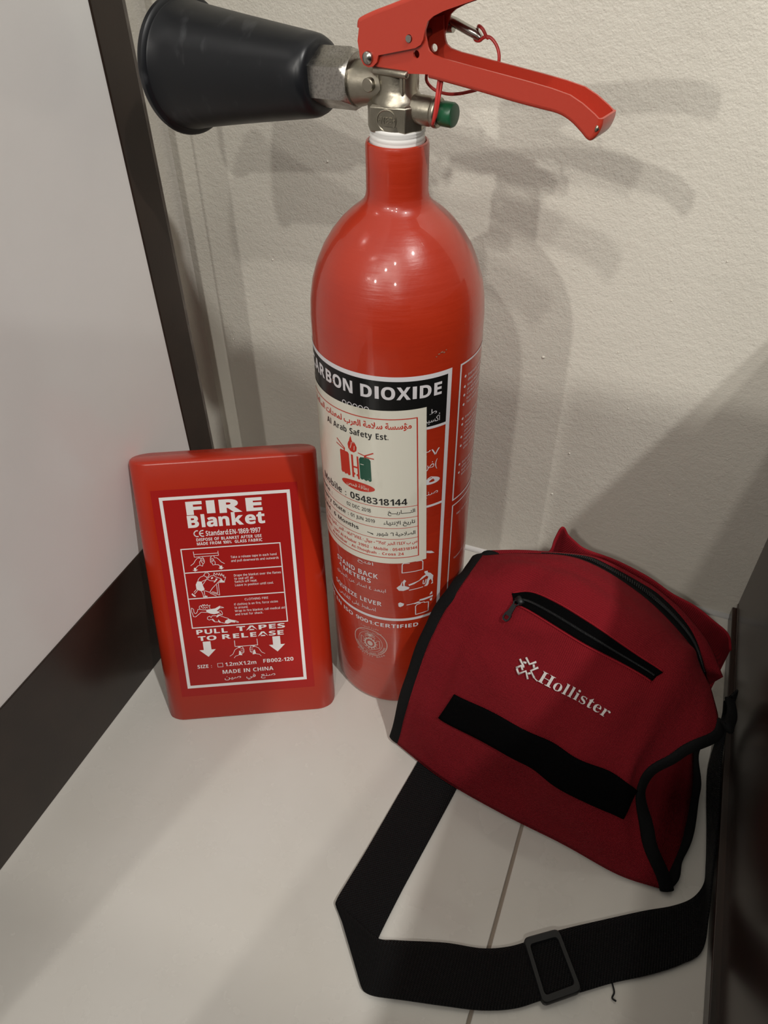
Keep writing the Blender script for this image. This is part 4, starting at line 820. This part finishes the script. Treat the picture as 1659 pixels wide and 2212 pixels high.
# ---- shoulder strap lying on the floor, folded once, rising beside the dark panel
def ribbon(name, pairs, n, parent, m=M['webbing'], t=0.0015, cols=8):
    A = smooth_path([p_[0] for p_ in pairs], n); B = smooth_path([p_[1] for p_ in pairs], n)
    return grid(name, [[B[i].lerp(A[i], j / cols) for i in range(n + 1)] for j in range(cols + 1)], m, parent, t, off=0)
def pr(L): return [tuple(Vector(q) * mm + OFF for q in p_) for p_ in L]
seg1 = pr([((60, -50, 1.6), (98, -56, 1.6)), ((58.5, -75, 1.4), (96.5, -80, 1.4)), ((56.3, -100, 1.2), (94, -108, 1.2)), ((51, -140.6, 1.4), (89.6, -140, 1.4)), ((45.5, -184, 2.2), (83.4, -183, 1.6)), ((42.0, -208, 3.0), (80.4, -205, 2.0)), ((39.8, -225, 3.6), (76.9, -238, 2.4)), ((41.5, -229, 3.4), (76.8, -262, 1.6))])
seg2 = pr([((40.4, -226.2, 4.6), (77.4, -268.4, 3.0)), ((58, -232.5, 5.4), (81, -270.6, 3.0)), ((76.8, -237.4, 4.4), (88.5, -270.4, 3.2)), ((90, -233.6, 3.6), (105, -266.2, 3.8)), ((120.7, -222.9, 3.2), (132.6, -259.2, 4.2)), ((145.6, -216.8, 3.0), (156.5, -252.2, 3.4)), ((163, -208.8, 3.4), (176, -243.2, 3.2)), ((176.5, -199.5, 5.4), (192, -232, 4.6)), ((186, -191.5, 5.6), (202, -226.5, 4.8)), ((200, -181, 3.8), (216, -216.8, 3.4)), ((218.8, -168.4, 3.0), (233, -204.6, 3.0)), ((245, -151.5, 3.0), (256, -190, 3.0)), ((264, -140.2, 3.0), (273.5, -176.8, 3.0)), ((276.5, -129.5, 3.2), (285.6, -163.5, 3.4)), ((283.4, -116, 3.6), (286.6, -142, 9)), ((284.2, -100, 2.4), (286.4, -112, 14)), ((282.6, -71, 2.0), (286.4, -74, 17)), ((280.6, -47, 2.0), (285.8, -46, 17)), ((279.4, -22, 2.2), (285.2, -20, 17)), ((280.6, -6, 5), (285.6, -2, 20)), ((280.5, 3, 18), (284.6, 8, 34)), ((277.5, 5, 45), (282.6, 12, 60)), ((273.5, 2, 64), (279.5, 6, 78))])
st = ribbon('shoulder_strap', seg1, 90, BAG)
s2 = ribbon('shoulder_strap', seg2, 260, BAG)
# slider buckle on the strap
bc = [Vector(p_) * mm + OFF for p_ in ((170.0, -201.6, 0), (191.6, -186.2, 0), (214.6, -218.6, 0), (192.2, -236.2, 0))]
def rrect(C4, r, n=5):
    out = []
    for i in range(4):
        p_, a_, b_ = C4[i], (C4[i - 1] - C4[i]).normalized(), (C4[(i + 1) % 4] - C4[i]).normalized()
        for k_ in range(n + 1):
            t_ = k_ / n; q = p_ + a_ * r * (1 - t_) ** 2 + b_ * r * t_ ** 2; out.append(q)
    return out
cen = sum(bc, Vector()) / 4
inn = [p_ + (cen - p_).normalized() * 0.0066 for p_ in bc]
ro, ri = rrect(bc, 0.0045), rrect(inn, 0.0025); n = len(ro); v = []; f = []
for (zo, so) in ((0.0034, 0.0), (0.0070, 0.0), (0.0080, 0.0009)):
    v += [p_ + (cen - p_).normalized() * so + Z_ * zo for p_ in ro]
for (zo, so) in ((0.0080, -0.0008), (0.0070, 0.0), (0.0034, 0.0)):
    v += [p_ + (cen - p_).normalized() * so + Z_ * zo for p_ in ri]
for i in range(6):
    for k_ in range(n): f.append((i * n + k_, i * n + (k_ + 1) % n, ((i + 1) % 6) * n + (k_ + 1) % n, ((i + 1) % 6) * n + k_))
obj('slider_buckle', v, f, M['black_plastic'], s2, True, angle=40)
tube('loose_thread', smooth_path(P3([(232.0, -204.5, 2.4), (234.5, -209.5, 1.6), (233.8, -213.4, 1.4), (236.4, -214.6, 2.2)]), 16), 0.0006, M['webbing'], s2, 6)

bpy.data.scenes.remove(TS)
